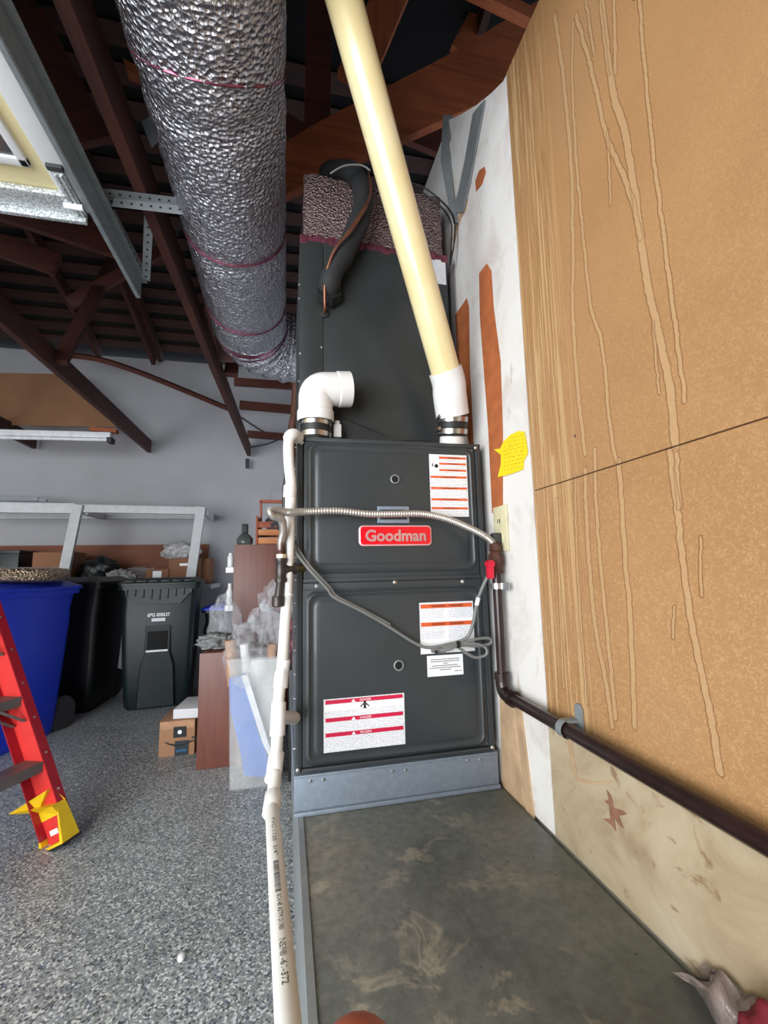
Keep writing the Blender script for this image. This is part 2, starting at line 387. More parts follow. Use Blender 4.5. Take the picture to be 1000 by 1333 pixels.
def obj(name, mb, mat, parent=None, label=None, smooth=38, solid=0):
    bm = mb.bm if isinstance(mb, MB) else mb
    bmesh.ops.recalc_face_normals(bm, faces=bm.faces[:])
    me = bpy.data.meshes.new(name); a = math.radians(smooth)
    for f in bm.faces: f.smooth = True
    for e in bm.edges: e.smooth = len(e.link_faces) == 2 and e.calc_face_angle(0) < a
    bm.to_mesh(me); bm.free()
    me.materials.append(M[mat] if isinstance(mat, str) else mat)
    o = bpy.data.objects.new(name, me); COL.objects.link(o)
    if parent is not None:
        o.parent = parent; o.matrix_parent_inverse = parent_world(parent).inverted()
    if label: o['label'] = label
    if solid:
        md = o.modifiers.new('thickness', 'SOLIDIFY'); md.thickness = solid
    return o
def parent_world(p):
    m = Matrix.Translation(p.location) @ p.rotation_euler.to_matrix().to_4x4()
    q = p.parent
    return m if q is None else parent_world(q) @ p.matrix_parent_inverse @ m if False else (m if q is None else Matrix.Identity(4) if p.type == 'MESH' else m)
def tag(o, label, cat, group=None):
    o['label'] = label; o['category'] = cat
    if group: o['group'] = group
    return o
def thing(name, loc, label, cat, group=None):
    o = bpy.data.objects.new(name, None); COL.objects.link(o); o.location = loc; o.empty_display_size = .05
    return tag(o, label, cat, group)
def struct(name, mb, mat, parent=None):
    o = obj(name, mb, mat, parent)
    if parent is None: o['kind'] = 'structure'
    return o
def text_obj(name, body, size, mat, parent, M4, depth=.0004, width=None, height=None, bold=0, bend=None):
    cu = bpy.data.curves.new('t', 'FONT'); cu.body = body; cu.size = size; cu.extrude = depth; cu.offset = bold
    cu.align_x = 'CENTER'; cu.align_y = 'CENTER'; cu.resolution_u = 3
    o = bpy.data.objects.new('t', cu); COL.objects.link(o)
    dg = bpy.context.evaluated_depsgraph_get(); me = bpy.data.meshes.new_from_object(o.evaluated_get(dg))
    bpy.data.objects.remove(o); bpy.data.curves.remove(cu)
    xs = [v.co.x for v in me.vertices]; ys = [v.co.y for v in me.vertices]
    cx, cy = (max(xs)+min(xs))/2, (max(ys)+min(ys))/2
    kx = width/(max(xs)-min(xs)) if width else 1; ky = height/(max(ys)-min(ys)) if height else (kx if width else 1)
    for v in me.vertices:
        v.co.x = (v.co.x-cx)*kx; v.co.y = (v.co.y-cy)*ky
        if bend: v.co = bend(v.co)
        else: v.co = M4 @ v.co
    me.materials.clear(); me.materials.append(M[mat]); me.name = name
    q = bpy.data.objects.new(name, me); COL.objects.link(q)
    if parent is not None: q.parent = parent; q.matrix_parent_inverse = parent_world(parent).inverted()
    return q
def frame(loc, x, z):       # matrix: text x along x, text up along z
    x = Vector(x).normalized(); z = Vector(z).normalized(); n = x.cross(z)
    return Matrix(((x.x, z.x, n.x, loc[0]), (x.y, z.y, n.y, loc[1]), (x.z, z.z, n.z, loc[2]), (0, 0, 0, 1)))
def spline(pts, per=8):
    P = [Vector(p) for p in pts]; out = []
    for i in range(len(P)-1):
        a, b, c, d = P[max(i-1, 0)], P[i], P[i+1], P[min(i+2, len(P)-1)]
        for k in range(per):
            u = k/per
            out.append(.5*((2*b)+(c-a)*u+(2*a-5*b+4*c-d)*u*u+(3*b-a-3*c+d)*u**3))
    out.append(P[-1]); return out
def rr(x0, x1, z0, z1, r, y, n=5):    # rounded rectangle ring in an XZ plane
    out = []
    for cx, cz, a0 in ((x1-r, z1-r, 0), (x0+r, z1-r, 90), (x0+r, z0+r, 180), (x1-r, z0+r, 270)):
        for k in range(n+1):
            a = math.radians(a0+90*k/n); out.append((cx+r*math.cos(a), y, cz+r*math.sin(a)))
    return out
def screw(c, parent, axis=(0, -1, 0), r=.0045, mat='chrome'):
    return obj('screw', MB().lathe([(r*1.3, -.002), (r*1.3, .001), (r, .0012), (r, .004), (r*.7, .005)], c, axis, 8), mat, parent)

# ============================================================ STRUCTURE
PT = .46     # top of the raised platform
struct('floor', MB().box(-5.4, .66, -2.4, 5.6, -.1, 0), 'floor')
px0 = .038
plat = struct('platform', MB().box(px0+.003, .60, -.6, 2.3, -.05, PT, .004), 'concrete')
obj('edge_flashing', MB().box(px0-.003, px0+.003, -.6, 2.3, 0.02, PT+.002).box(px0-.003, px0+.010, -.6, 2.3, PT, PT+.003), 'strap', plat, 'dull blue-grey metal edge strip')
struct('wall_back', MB().box(-5.4, 2.7, 5.3, 5.42, 0, 3.56), 'wall_grey')
struct('wall_left', MB().box(-5.4, -5.3, -.9, 5.3, 0, 3.56), 'wall_grey')
struct('wall_light_block', MB().box(2.6, 2.7, -.9, 5.3, 0, 4.0), 'wall_grey')  # unseen wall added to stop sky light entering over the right wall
struct('wall_front', MB().box(-.55, 2.7, -1.0, -.9, 0, 5.0).box(-5.4, -.55, -1.0, -.9, 2.35, 5.0).box(-5.4, -4.6, -1.0, -.9, 0, 2.35), 'wall_grey')
# right wall with its boards
wtop = [(659, 98), (655, 106), (640, 121), (620, 137), (600, 149), (585, 156)]
pts = [PX(a, b, WX+.012) for a, b in wtop]
outline = [(WX+.012, -.9, 0), (WX+.012, -.9, 2.49), (WX+.012, .96, 2.49)] + [tuple(p) for p in pts] + [(WX+.012, 2.6, pts[-1].z), (WX+.012, 2.6, 0)]
wall = struct('wall_right', MB().prism(outline, (.09, 0, 0)), 'drywall')
EY = .972; SZ = CAMZ+.1834; BZ = CAMZ-.3810
obj('panel', MB().box(WX, WX+.0118, -.9, EY-.001, SZ+.0012, CAMZ+1.405, .001), 'hardboard', wall, 'upper tan hardboard panel with long drip stains')
obj('panel', MB().box(WX, WX+.0118, -.9, EY-.001, BZ, SZ-.0012, .001), 'hardboard', wall, 'lower tan hardboard panel below the seam')
obj('panel', MB().box(WX-.001, WX+.0118, -.9, EY-.001, PT+.001, BZ-.0015, .001), 'cream_ply', wall, 'stained cream plywood strip along the floor')
wp = [Vector((WX-.0005, EY+.0015, PT+.001))] + [PX(a, b, WX-.0005) for a, b in [(660, 99), (655, 106), (640, 121), (620, 137), (600, 149)]]
wp[1].y = EY+.0015
wp += [Vector((WX-.0005, 2.55, wp[-1].z)), Vector((WX-.0005, 2.55, PT+.001))]
obj('drywall_sheet', MB().prism([tuple(p) for p in wp], (.012, 0, 0)), 'drywall', wall, 'white painted drywall sheet with bare patches')
def patch(pix, mat, lab, name='torn_patch', th=.0009, x=WX-.0006):
    obj(name, MB().prism([tuple(PX(a, b, x)) for a, b in pix], (-th, 0, 0)), mat, wall, lab)
patch([(624, 356), (634, 343), (640, 352), (643, 400), (652, 470), (655, 560), (655, 668), (641, 668), (636, 560), (630, 480), (625, 410)], 'torn', 'orange-brown strip of bare drywall paper')
patch([(593, 410), (608, 388), (611, 400), (612, 480), (616, 560), (618, 600), (606, 560), (596, 470)], 'torn', 'brown bare patch beside the coil cabinet')
patch([(619, 236), (624, 222), (631, 217), (633, 224), (628, 240), (620, 250)], 'torn', 'small brown torn spot high on the wall')
patch([(604, 262), (610, 258), (607, 274), (601, 284), (596, 300), (592, 318), (589, 312), (594, 290)], 'torn_pale', 'ragged tan tear above the coil cabinet')
patch([(652, 905), (668, 908), (684, 1056), (671, 1045), (664, 1038), (655, 1020)], 'torn_pale', 'bare plywood strip near the floor', 'plywood_strip', .004)
patch([(671, 910), (679, 914), (697, 1066), (687, 1057)], 'torn_pale', 'narrow scuffed strip near the floor', 'plywood_strip', .006)

patch([(790, 1028), (796, 1036), (800, 1052), (812, 1056), (816, 1060), (806, 1062), (812, 1078), (806, 1074), (800, 1064), (802, 1082), (796, 1074), (786, 1066), (795, 1066), (793, 1048), (787, 1042), (793, 1042)], 'gouge', 'dark torn gouge in the cream plywood', th=.0006, x=WX-.0018)
patch([(742, 955), (748, 985), (752, 1012), (775, 1018), (798, 1016), (796, 1019), (774, 1022), (750, 1018), (743, 990), (738, 960)], 'torn_pale', 'brown water stain edge on the cream plywood', 'stain_edge', .0004, WX-.0016)
# roof: felt slab, skip sheathing boards, rafters
def roof_z(y): return 3.50+.25*(5.4-y) if y > 1.0 else 4.60-.25*(1.0-y)
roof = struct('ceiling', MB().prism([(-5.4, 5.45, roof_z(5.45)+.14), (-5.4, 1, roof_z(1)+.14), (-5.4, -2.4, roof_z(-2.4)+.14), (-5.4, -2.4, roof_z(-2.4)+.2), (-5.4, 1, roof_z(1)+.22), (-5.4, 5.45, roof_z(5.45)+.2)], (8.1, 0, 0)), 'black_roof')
y = 5.2
while y > 2.5:
    z = roof_z(y)+.125
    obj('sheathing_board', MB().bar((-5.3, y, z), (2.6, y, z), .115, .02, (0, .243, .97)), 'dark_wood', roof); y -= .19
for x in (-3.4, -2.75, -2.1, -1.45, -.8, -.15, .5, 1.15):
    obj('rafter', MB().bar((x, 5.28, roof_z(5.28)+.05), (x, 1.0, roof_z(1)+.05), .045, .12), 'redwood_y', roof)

# ============================================================ TRUSSES AND FRAMING
def truss(x, yend, label, low=0, webs=True, xn=None):
    r = thing('roof_truss', (x, yend, CAMZ+1.33), label, 'roof truss', None)
    z = CAMZ+1.33+low
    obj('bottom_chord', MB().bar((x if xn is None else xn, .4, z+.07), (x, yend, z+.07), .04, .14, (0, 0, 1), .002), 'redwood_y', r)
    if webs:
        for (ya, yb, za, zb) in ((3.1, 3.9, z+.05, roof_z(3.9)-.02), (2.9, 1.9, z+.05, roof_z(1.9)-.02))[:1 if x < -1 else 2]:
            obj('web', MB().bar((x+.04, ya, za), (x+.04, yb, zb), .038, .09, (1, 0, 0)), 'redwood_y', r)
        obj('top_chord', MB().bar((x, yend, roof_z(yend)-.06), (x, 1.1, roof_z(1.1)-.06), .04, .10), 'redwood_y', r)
    return r
truss(-.43, 5.2, 'dark redwood roof truss running just left of the silver duct', xn=-.535)
truss(-1.50, 5.2, 'dark redwood roof truss whose beam ends above the fluorescent light')
truss(-2.62, 5.2, 'dark roof truss end sticking out below the fluorescent light at the left edge')
# sloping brace from the left beam to the beam by the duct
a, b = PY(60, 462, 4.3), PY(302, 534, 4.95)
m = MB(); mid = PY(190, 488, 4.6)
c3 = spline([a, PY(120, 466, 4.45), mid, b], 6)
for i in range(len(c3)-1):
    pass
m.tube(c3, .03, 4)
tag(obj('lumber_brace', m, 'redwood_x'), 'bowed redwood brace sloping across the grey back wall between two beams', 'lumber brace')
tag(obj('blocking_board', MB().bar(PY(312, 527, 5.22), PY(400, 535, 5.22), .04, .1, (0, 0, 1)), 'redwood_x'), 'upper short redwood board crossing from the beam to the cabinet', 'lumber board')
tag(obj('blocking_board', MB().bar(PY(322, 565, 5.22), PY(400, 571, 5.22), .04, .08, (0, 0, 1)), 'redwood_x'), 'lower short redwood board crossing below its twin by the furnace', 'lumber board')
tag(obj('blocking_board', MB().bar(PY(305, 497, 4.0), PY(392, 503, 4.0), .04, .07, (0, 0, 1)), 'redwood_x'), 'redwood board passing just under the end of the silver duct', 'lumber board')
def timber(p, q, wd, ht, label, mat='fir_warm', up=(0, 1, 0), name='ceiling_timber', cat='timber'):
    return tag(obj(name, MB().bar(p, q, wd, ht, up, .003), mat), label, cat)
tag(obj('ceiling_timber', MB().prism([tuple(PY(a, b, 1.72)) for a, b in [(325, 212), (421, 155), (575, 76), (715, -8), (730, 80), (655, 121), (574, 157), (470, 203), (325, 276)]], (0, .045, 0)), 'fir_warm'), 'large orange-brown beam crossing diagonally above the furnace behind the cream pipe', 'timber')
timber(PY(537, -70, 1.85), PY(460, 108, 1.85), .17, .045, 'broad orange upright board right of the cream pipe at the top edge', 'lumber_lit_z')
timber(PY(560, -40, 1.55), PY(760, 58, 1.55), .075, .045, 'orange beam meeting the tan panel at the top right corner')
timber(PY(650, -30, 2.1), PY(598, 70, 2.1), .12, .04, 'dark orange board behind the big diagonal beam, near the tan panel', 'lumber_lit_z')
timber(PY(416, -20, 2.1), PY(412, 215, 2.1), .14, .04, 'brown upright board between the silver duct and the cream pipe', 'redwood_x')
timber(PY(356, -20, 1.9), PY(358, 240, 1.9), .10, .04, 'dark upright board beside the right side of the duct', 'redwood_x')
timber(PY(330, 140, 1.8), PY(414, 196, 1.8), .11, .06, 'short dark board end left of the cream pipe above the foil plenum', 'redwood_x')
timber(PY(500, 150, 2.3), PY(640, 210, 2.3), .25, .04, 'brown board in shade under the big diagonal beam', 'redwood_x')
timber(PY(-40, 255, 2.9), PY(160, 322, 2.9), .17, .045, 'redwood plank below the open garage door, by the track end', 'redwood_x')
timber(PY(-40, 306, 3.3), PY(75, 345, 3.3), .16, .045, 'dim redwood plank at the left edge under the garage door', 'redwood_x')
timber(PY(20, 20, 2.4), PY(110, 190, 2.4), .30, .045, 'wide dark plank in the roof above the garage door track', 'redwood_x')
timber(PY(90, 395, 3.6), PY(215, 325, 3.6), .09, .04, 'thin dark web board crossing under the end of the door track', 'redwood_x')
tag(obj('metal_plate', MB().prism([tuple(PY(a, b, 1.45)) for a, b in [(184, 158), (196, 151), (207, 182), (197, 191)]], (0, .004, 0)), 'strap'), 'small grey metal plate on the beam left of the duct', 'metal plate')
tag(obj('wood_block', MB().prism([tuple(PY(a, b, 1.6)) for a, b in [(160, 76), (180, 86), (184, 98), (164, 90)]], (0, .04, 0)), 'fir_warm'), 'small lit block of wood left of the duct near the top edge', 'wood block')
# panel stored above the light
tag(obj('hardboard_sheet', MB().prism([tuple(PY(a, b, 4.75)) for a, b in [(-60, 484), (85, 487), (152, 556), (-60, 552)]], (0, .01, 0)), 'brown_board'), 'brown hardboard sheet stored on the beams above the fluorescent light', 'board')
# fluorescent fixture
L0, L1 = PY(-60, 563, 4.55), PY(146, 568, 4.55)
fx = thing('fluorescent_light', L0, 'long white fluorescent strip light, unlit, hung across the grey back wall', 'light fixture')
obj('housing', MB().bar(L0, L1, .10, .055, (0, 0, 1), .006), 'tube_white', fx)
obj('lamp_tube', MB().tube([L0+Vector((0, -.03, -.045)), L1+Vector((-.03, -.03, -.045))], .016, 10), 'tube_white', fx)
obj('end_socket', MB().box(L1.x-.03, L1.x+.012, L1.y-.05, L1.y+.05, L1.z-.07, L1.z-.02, .004), 'grime', fx, 'dark lamp socket')
tag(obj('wood_block', MB().bar(PY(118, 559, 4.62), PY(153, 562, 4.62), .07, .035, (0, 0, 1)), 'fir_warm'), 'small orange wood block above the right end of the strip light', 'wood block')

# ============================================================ GARAGE DOOR, TRACK, BRACKETS
gd = thing('garage_door', (-.66, 1.54, CAMZ+1.22), 'open overhead garage door, white stile and cream panel seen from below', 'garage door')
dz = CAMZ+1.225
obj('door_section', MB().box(-4.3, -.665, .9, 1.53, dz+.01, dz+.05, .003), 'door_cream', gd, 'cream door section')
obj('door_section', MB().box(-4.3, -.665, .25, .89, dz+.01, dz+.05, .003), 'door_cream', gd, 'cream door section')
obj('door_section', MB().box(-4.3, -.665, -.39, .24, dz+.01, dz+.05, .003), 'door_cream', gd, 'cream door section')
obj('door_section', MB().box(-4.3, -.665, -1.02, -.40, dz+.01, dz+.05, .003), 'door_cream', gd, 'cream door section')
obj('stile', MB().box(-.722, -.662, .25, 1.53, dz, dz+.012, .002), 'door_white', gd, 'white edge stile')
wf = MB()
for x0, x1, y0, y1 in ((-1.4, -.762, 1.345, 1.372), (-1.4, -.762, .985, 1.012), (-.786, -.762, .985, 1.372)):
    wf.box(x0, x1, y0, y1, dz-.004, dz+.012, .003)
wfo = obj('window_frame', wf, 'door_white', gd, 'white window surround')
obj('window_pane', MB().box(-1.4, -.786, 1.01, 1.347, dz+.004, dz+.008), 'jar_glass', wfo)
st = MB().box(-4.3, -.70, 1.455, 1.53, dz-.012, dz+.008, .002).box(-4.3, -.675, 1.53, 1.545, dz-.035, dz+.008, .002)
obj('strut', st, 'zinc', gd, 'spangled galvanised strut')
obj('corner_bracket', MB().box(-.708, -.672, 1.365, 1.53, dz-.012, dz-.001, .003).box(-.700, -.694, 1.37, 1.53, dz-.018, dz-.01, .002).box(-.684, -.678, 1.37, 1.53, dz-.018, dz-.01, .002), 'zinc', gd)
obj('roller', MB().tube([(-.72, 1.485, dz-.02), (-.665, 1.485, dz-.02)], .010, 12), 'door_white', gd)
obj('hinge_plate', MB().box(-.712, -.668, 1.345, 1.362, dz-.012, dz, .001), 'grime', gd)
tz = CAMZ+1.24
trk = MB()
trk.box(-.640, -.637, -.7, 1.98, tz-.03, tz+.045).box(-.655, -.640, -.7, 1.98, tz-.032, tz-.028).box(-.655, -.640, -.7, 1.98, tz+.03, tz+.034).box(-.637, -.612, -.7, 1.98, tz+.042, tz+.046)
tag(obj('door_track', trk, 'galv'), 'grey steel garage door track rail beside the open door', 'door track')
def perforated(a, b, wd, label, up, leg=.0, nh=9):
    a, b = Vector(a), Vector(b)
    r = thing('angle_bracket', a, label, 'bracket', None)
    d = (b-a).normalized(); u = Vector(up); side = d.cross(u).normalized(); u = side.cross(d)
    mb = MB().bar(a, b, .002, wd, up)
    if leg: mb.bar(a+u*wd/2+side*leg/2, b+u*wd/2+side*leg/2, leg, .002, up)
    obj('angle_iron', mb, 'strap', r)
    hb = MB(); L = (b-a).length
    for i in range(nh):
        c = a+d*(L*(i+.5)/nh)
        hb.lathe([(.0045, -.0016), (.0045, .0016)], c, side, 8)
        if leg: hb.lathe([(.0045, -.0016), (.0045, .0016)], c+u*wd/2+side*leg/2, u, 8)
    ho = obj('hole', hb, 'dark_slot', r); ho['kind'] = 'stuff'
    return r
perforated(PY(139, 262, 1.56), PY(240, 274, 1.56), .035, 'horizontal perforated steel angle from the door track to the duct', (0, 0, 1), .035, 8)
perforated(PY(194, 280, 1.66), PY(190, 364, 1.93), .032, 'upright perforated steel strip bracing the track end', (1, -.3, 0), 0, 9)
perforated(PY(146, 275, 1.70), PY(184, 350, 1.93), .030, 'sloping dark perforated brace lying along the door track', (.3, -.3, 1), 0, 9)
tag(obj('cable', MB().tube(spline([PY(205, 350, 2.4), PY(222, 338, 2.4), PY(232, 300, 2.3), PY(238, 285, 2.2)], 5), .003, 6), 'wire_black'), 'thin black wire hanging behind the perforated brackets', 'wire')

# ============================================================ SILVER FLEX DUCT
DZ = CAMZ+1.425; DX = -.215; DR = .205
path = [Vector((DX, -.5+i*.05, DZ)) for i in range(int(3.0/.05))]
y0 = path[-1].y
for k in range(1, 14):
    a = k/13*PI/2; path.append(Vector((DX+.26*(1-math.cos(a)), y0+.26*math.sin(a), DZ-.02*k/13)))
for k in range(1, 9): path.append(path[-1]+Vector((.05, 0, 0)))
# resample
dense = []
for i in range(len(path)-1):
    for k in range(3): dense.append(path[i].lerp(path[i+1], k/3))
dense.append(path[-1])
def crink(i, th):
    p = dense[i]
    v = Vector((math.cos(th)*2.2, math.sin(th)*2.2, i*.055))
    n = noise.noise(v*4)*.012+noise.noise(v*11)*.010+noise.noise(Vector((v.x*9, v.y*9, v.z*22)))*.006+noise.noise(Vector((math.cos(th)*6, math.sin(th)*6, i*.45)))*.012
    squeeze = 0
    for s0 in (99, 134, 166, 182): squeeze += -.05*math.exp(-((i-s0)/2.2)**2)
    bendin = 1+ (.04*math.sin(i*.9) if i > 176 and i < 226 else 0)
    return bendin+n+squeeze*.6
duct = thing('flex_duct', (DX, 2.5, DZ), 'large silver foil insulated flexible duct hanging along the ceiling', 'duct')
obj('foil_jacket', MB().tube(dense, DR, 110, False, crink), 'foil', duct, smooth=80)
def ring(i, r=.004, ww=3, name='tape_band', mat='tape_magenta'):
    seg = dense[i-ww:i+ww+1]
    obj(name, MB().tube(seg, DR*.985, 48, False), mat, duct)
obj('tape_band', MB().tube(dense[178:187], DR*1.004, 60, False, lambda i, th: 1+noise.noise(Vector((math.cos(th)*5, math.sin(th)*5, i*.9)))*.02), 'tape_magenta', duct, 'crinkled magenta-tinted foil tape at the bend')
def hoop(i, tilt=.03):
    c = dense[i]; pts = [c+Vector((math.cos(a)*DR*.992, tilt*math.sin(a), math.sin(a)*DR*.992)) for a in [2*PI*k/48 for k in range(49)]]
    obj('wire_hoop', MB().tube(pts, .004, 6, False), 'tape_magenta', duct, 'thin reddish support band')
hoop(97, .1); hoop(134); hoop(166)

# ============================================================ FURNACE
FY = 1.21; FX0, FX1 = .0293, .5852; FT = CAMZ+.3727; FB = CAMZ-.5199; FD = 1.92
fu = thing('furnace', ((FX0+FX1)/2, FY, PT), 'dark grey gas furnace with a red name badge standing on a galvanised pan', 'furnace')
# galvanised pan
pan = MB().box(FX0-.004, FX1+.006, FY-.004, FD+.01, PT+.001, FB-.003, .002)
pan.box(FX0-.004, FX1+.006, FY-.014, FY-.004, PT+.001, PT+.012, .003).box(FX0-.003, FX1+.005, FY-.008, FY-.002, FB-.010, FB-.003, .002)
obj('base_pan', pan, 'pan', fu, 'blue-grey galvanised base pan')
obj('cabinet', MB().box(FX0, FX1, FY+.018, FD, FB, FT, .003), 'charcoal', fu)
zs = PY(510, 756, FY).z
rail = MB().box(FX0, FX0+.016, FY-.002, FY+.018, FB+.001, FT, .003).box(FX1-.018, FX1, FY-.002, FY+.018, FB+.001, FT, .003)
rail.box(FX0+.016, FX1-.018, FY+.003, FY+.018, FT-.012, FT, .002)
obj('side_rail', rail, 'charcoal', fu)
def door(x0, x1, z0, z1, ins):
    mb = MB(); y = FY
    mb.box(x0, x1, y, y+.016, z0, z1, .002)
    # flanged lip
    rings = []
    a0, a1, b0, b1 = ins
    for dy, off, r in ((.001, -.004, .028), (-.005, .002, .026), (-.0065, .006, .024), (-.0035, .010, .022), (-.0025, .020, .02), (-.0045, .024, .018), (-.0055, .028, .016)):
        rings.append(rr(a0+off, a1-off, b0+off, b1-off, r, y+dy))
    mb.loft(rings)
    return obj('door', mb, 'charcoal', fu)
ix0 = PY(401, 650, FY).x
ud = door(FX0+.019, FX1-.021, zs+.001, FT-.014, (ix0, PY(616, 650, FY).x, PY(510, 744, FY).z, PY(500, 580, FY).z))
ld = door(FX0+.017, FX1-.019, FB+.012, zs-.001, (ix0-.004, FX1-.028, PY(515, 983, FY).z, PY(512, 768, FY).z))
obj('hem_strip', MB().box(FX0+.018, FX1-.02, FY-.006, FY+.003, zs-.020, zs-.0005, .002).box(FX0+.018, FX1-.02, FY-.004, FY+.003, zs+.0005, zs+.012, .002), 'charcoal', fu)
obj('door_sill', MB().box(FX0+.016, FX1-.018, FY-.007, FY+.003, FB+.001, FB+.011, .002), 'charcoal', fu)
for a, b in ((393, 576), (619, 583), (413, 763), (514, 758), (602, 757), (388, 1003), (641, 973)):
    screw(PY(a, b, FY-.006), fu)
for a, b in ((404, 1017), (421, 1015), (511, 1004), (528, 1002), (609, 990), (625, 989)):
    screw(PY(a, b, FY-.005), fu, r=.0028)
for k in range(14):
    z = FT-.03-k*.062; screw((FX0-.0005, FY+.012, z), fu, (-1, 0, 0), .002)
for (a, b), r in (((514, 624), .0135), ((519, 866), .0145)):
    c = PY(a, b, FY-.006)
    sr = obj('sight_ring', MB().lathe([(r, 0), (r, .004), (r*.8, .005), (r*.72, .002)], c, (0, -1, 0), 20), 'strap', fu)
    obj('sight_hole', MB().lathe([(r*.72, 0), (r*.72, .0025)], c+Vector((0, -.0005, 0)), (0, -1, 0), 16), 'dark_slot', sr)
def label(px, name, lab, mat='label', y=FY-.0068):
    P = [PY(a, b, y) for a, b in px]
    x0 = (P[0].x+P[3].x)/2; x1 = (P[1].x+P[2].x)/2; z1 = (P[0].z+P[1].z)/2; z0 = (P[2].z+P[3].z)/2
    o = obj(name, MB().box(x0, x1, y, y+.0014, z0, z1), mat, fu, lab)
    return o, x0, x1, z0, z1, y
def bars(L, rows, mat, words, tw=.18, tmat='white_ink', x0f=.02):
    o, x0, x1, z0, z1, y = L; W = x1-x0; H = z1-z0; mb = MB()
    for r in rows:
        f, h = r[0], r[1]; a = x0+W*(r[2] if len(r) > 2 else x0f)
        mb.box(a, x1-W*.02, y-.0005, y, z1-H*(f+h), z1-H*f)
    ob = obj('warning_bar', mb, mat, o)
    for r, wd in zip(rows, words):
        f, h = r[0], r[1]; a = x0+W*(r[2] if len(r) > 2 else x0f)
        cz = z1-H*(f+h/2)
        text_obj('lettering', wd, .01, tmat, o, frame(((a+x1)/2, y-.0008, cz), (1, 0, 0), (0, 0, 1)), .0002, height=H*h*.55, width=(x1-a)*tw)
    return o
L = label([(421, 911), (526, 902), (528, 968), (422, 981)], 'danger_label', 'white danger label with three crimson bars')
o = bars(L, [(.02, .075), (.36, .075), (.64, .075)], 'red_label', ['DANGER', 'DANGER', 'PELIGRO'], .14)
_, x0, x1, z0, z1, y = L; W, H = x1-x0, z1-z0
mb = MB()
for f in (.02, .36, .64):
    cx = x0+W*.36; zb = z1-H*(f+.07)
    obj('alert_triangle', MB().prism([(cx-.006, y-.0008, zb), (cx+.006, y-.0008, zb), (cx, y-.0008, zb+H*.062)], (0, .0004, 0)), 'white_ink', o)
obj('white_band', MB().box(x0+W*.01, x1-W*.01, y-.0004, y, z1-H*.22, z1-H*.105), 'label_plain', o)
cx, cz = x0+W*.5, z1-H*.165; mb = MB()   # pictogram: figure bending with arms out
mb.lathe([(.0035, 0), (.0035, .0006)], (cx, y-.0004, cz+.008), (0, -1, 0), 12)
for p, q, ww in (((-.012, -.004), (-.002, .005), .003), ((.012, -.004), (.002, .005), .003), ((-.004, -.007), (.004, -.007), .003), ((0, -.006), (0, .004), .006)):
    mb.bar((cx+p[0], y-.0007, cz+p[1]), (cx+q[0], y-.0007, cz+q[1]), .0006, ww, (1, 0, 0) if p[0] == 0 else (0, 0, 1))
obj('pictogram', mb, 'black_ink', o)
L = label([(545, 786), (615, 781), (619, 846), (549, 853)], 'warning_label', 'white warning label with two orange bars')
o = bars(L, [(.035, .08), (.39, .08)], 'orange_label', ['WARNING    WARNING', 'WARNING    WARNING'], .6, 'black_ink')
_, x0, x1, z0, z1, y = L; W, H = x1-x0, z1-z0
obj('white_band', MB().box(x0+.45*W, x0+.52*W, y-.0004, y, z1-H*.72, z1-H*.391).box(x0+.45*W, x0+.52*W, y-.0004, y, z1-H*.329, z1-H*.13).box(x0+.02*W, x1-.02*W, y-.0004, y, z1-H*.39, z1-H*.33).box(x0+.02*W, x1-.02*W, y-.0004, y, z0+.01*H, z1-H*.721), 'label_plain', o)
L = label([(556, 854), (602, 851), (604, 878), (557, 881)], 'service_label', 'small plain white text label', 'label_plain', FY-.0072)
_, x0, x1, z0, z1, y = L; W, H = x1-x0, z1-z0; mb = MB()
for k, (wf_, xx) in enumerate(((.8, .1), (.82, .09), (.12, .44), (.75, .12), (.88, .06), (.34, .34), (.2, .75))):
    z = z1-H*(.2+k*.1); n = max(2, int(wf_*22)); x = x0+W*xx
    while x < x0+W*(xx+wf_)-.002:
        ww = random.uniform(.002, .006); mb.box(x, min(x+ww, x0+W*(xx+wf_)), y-.0003, y, z-.0012, z+.0012); x += ww+.0012
obj('fine_print', mb, 'grey_ink', L[0])
L = label([(558, 592), (607, 592), (611, 675), (562, 670)], 'warning_label', 'tall white warning label with orange bars')
rows = [(.035, .035, .26), (.135, .03, .26), (.24, .03, .26), (.35, .035), (.53, .035), (.71, .035), (.85, .035)]
o = bars(L, rows, 'orange_label', ['WARNING']*7, .4, 'black_ink')
_, x0, x1, z0, z1, y = L; W, H = x1-x0, z1-z0
obj('white_band', MB().box(x0+.01*W, x0+.25*W, y-.0004, y, z1-H*.34, z1-H*.01), 'label_plain', o)
obj('pictogram', MB().lathe([(.006, 0), (.006, .0006)], (x0+W*.18, y-.0005, z1-H*.19), (0, -1, 0), 10).bar((x0+W*.08, y-.0008, z1-H*.15), (x0+W*.08, y-.0008, z1-H*.2), .0006, .003, (1, 0, 0)), 'black_ink', o)
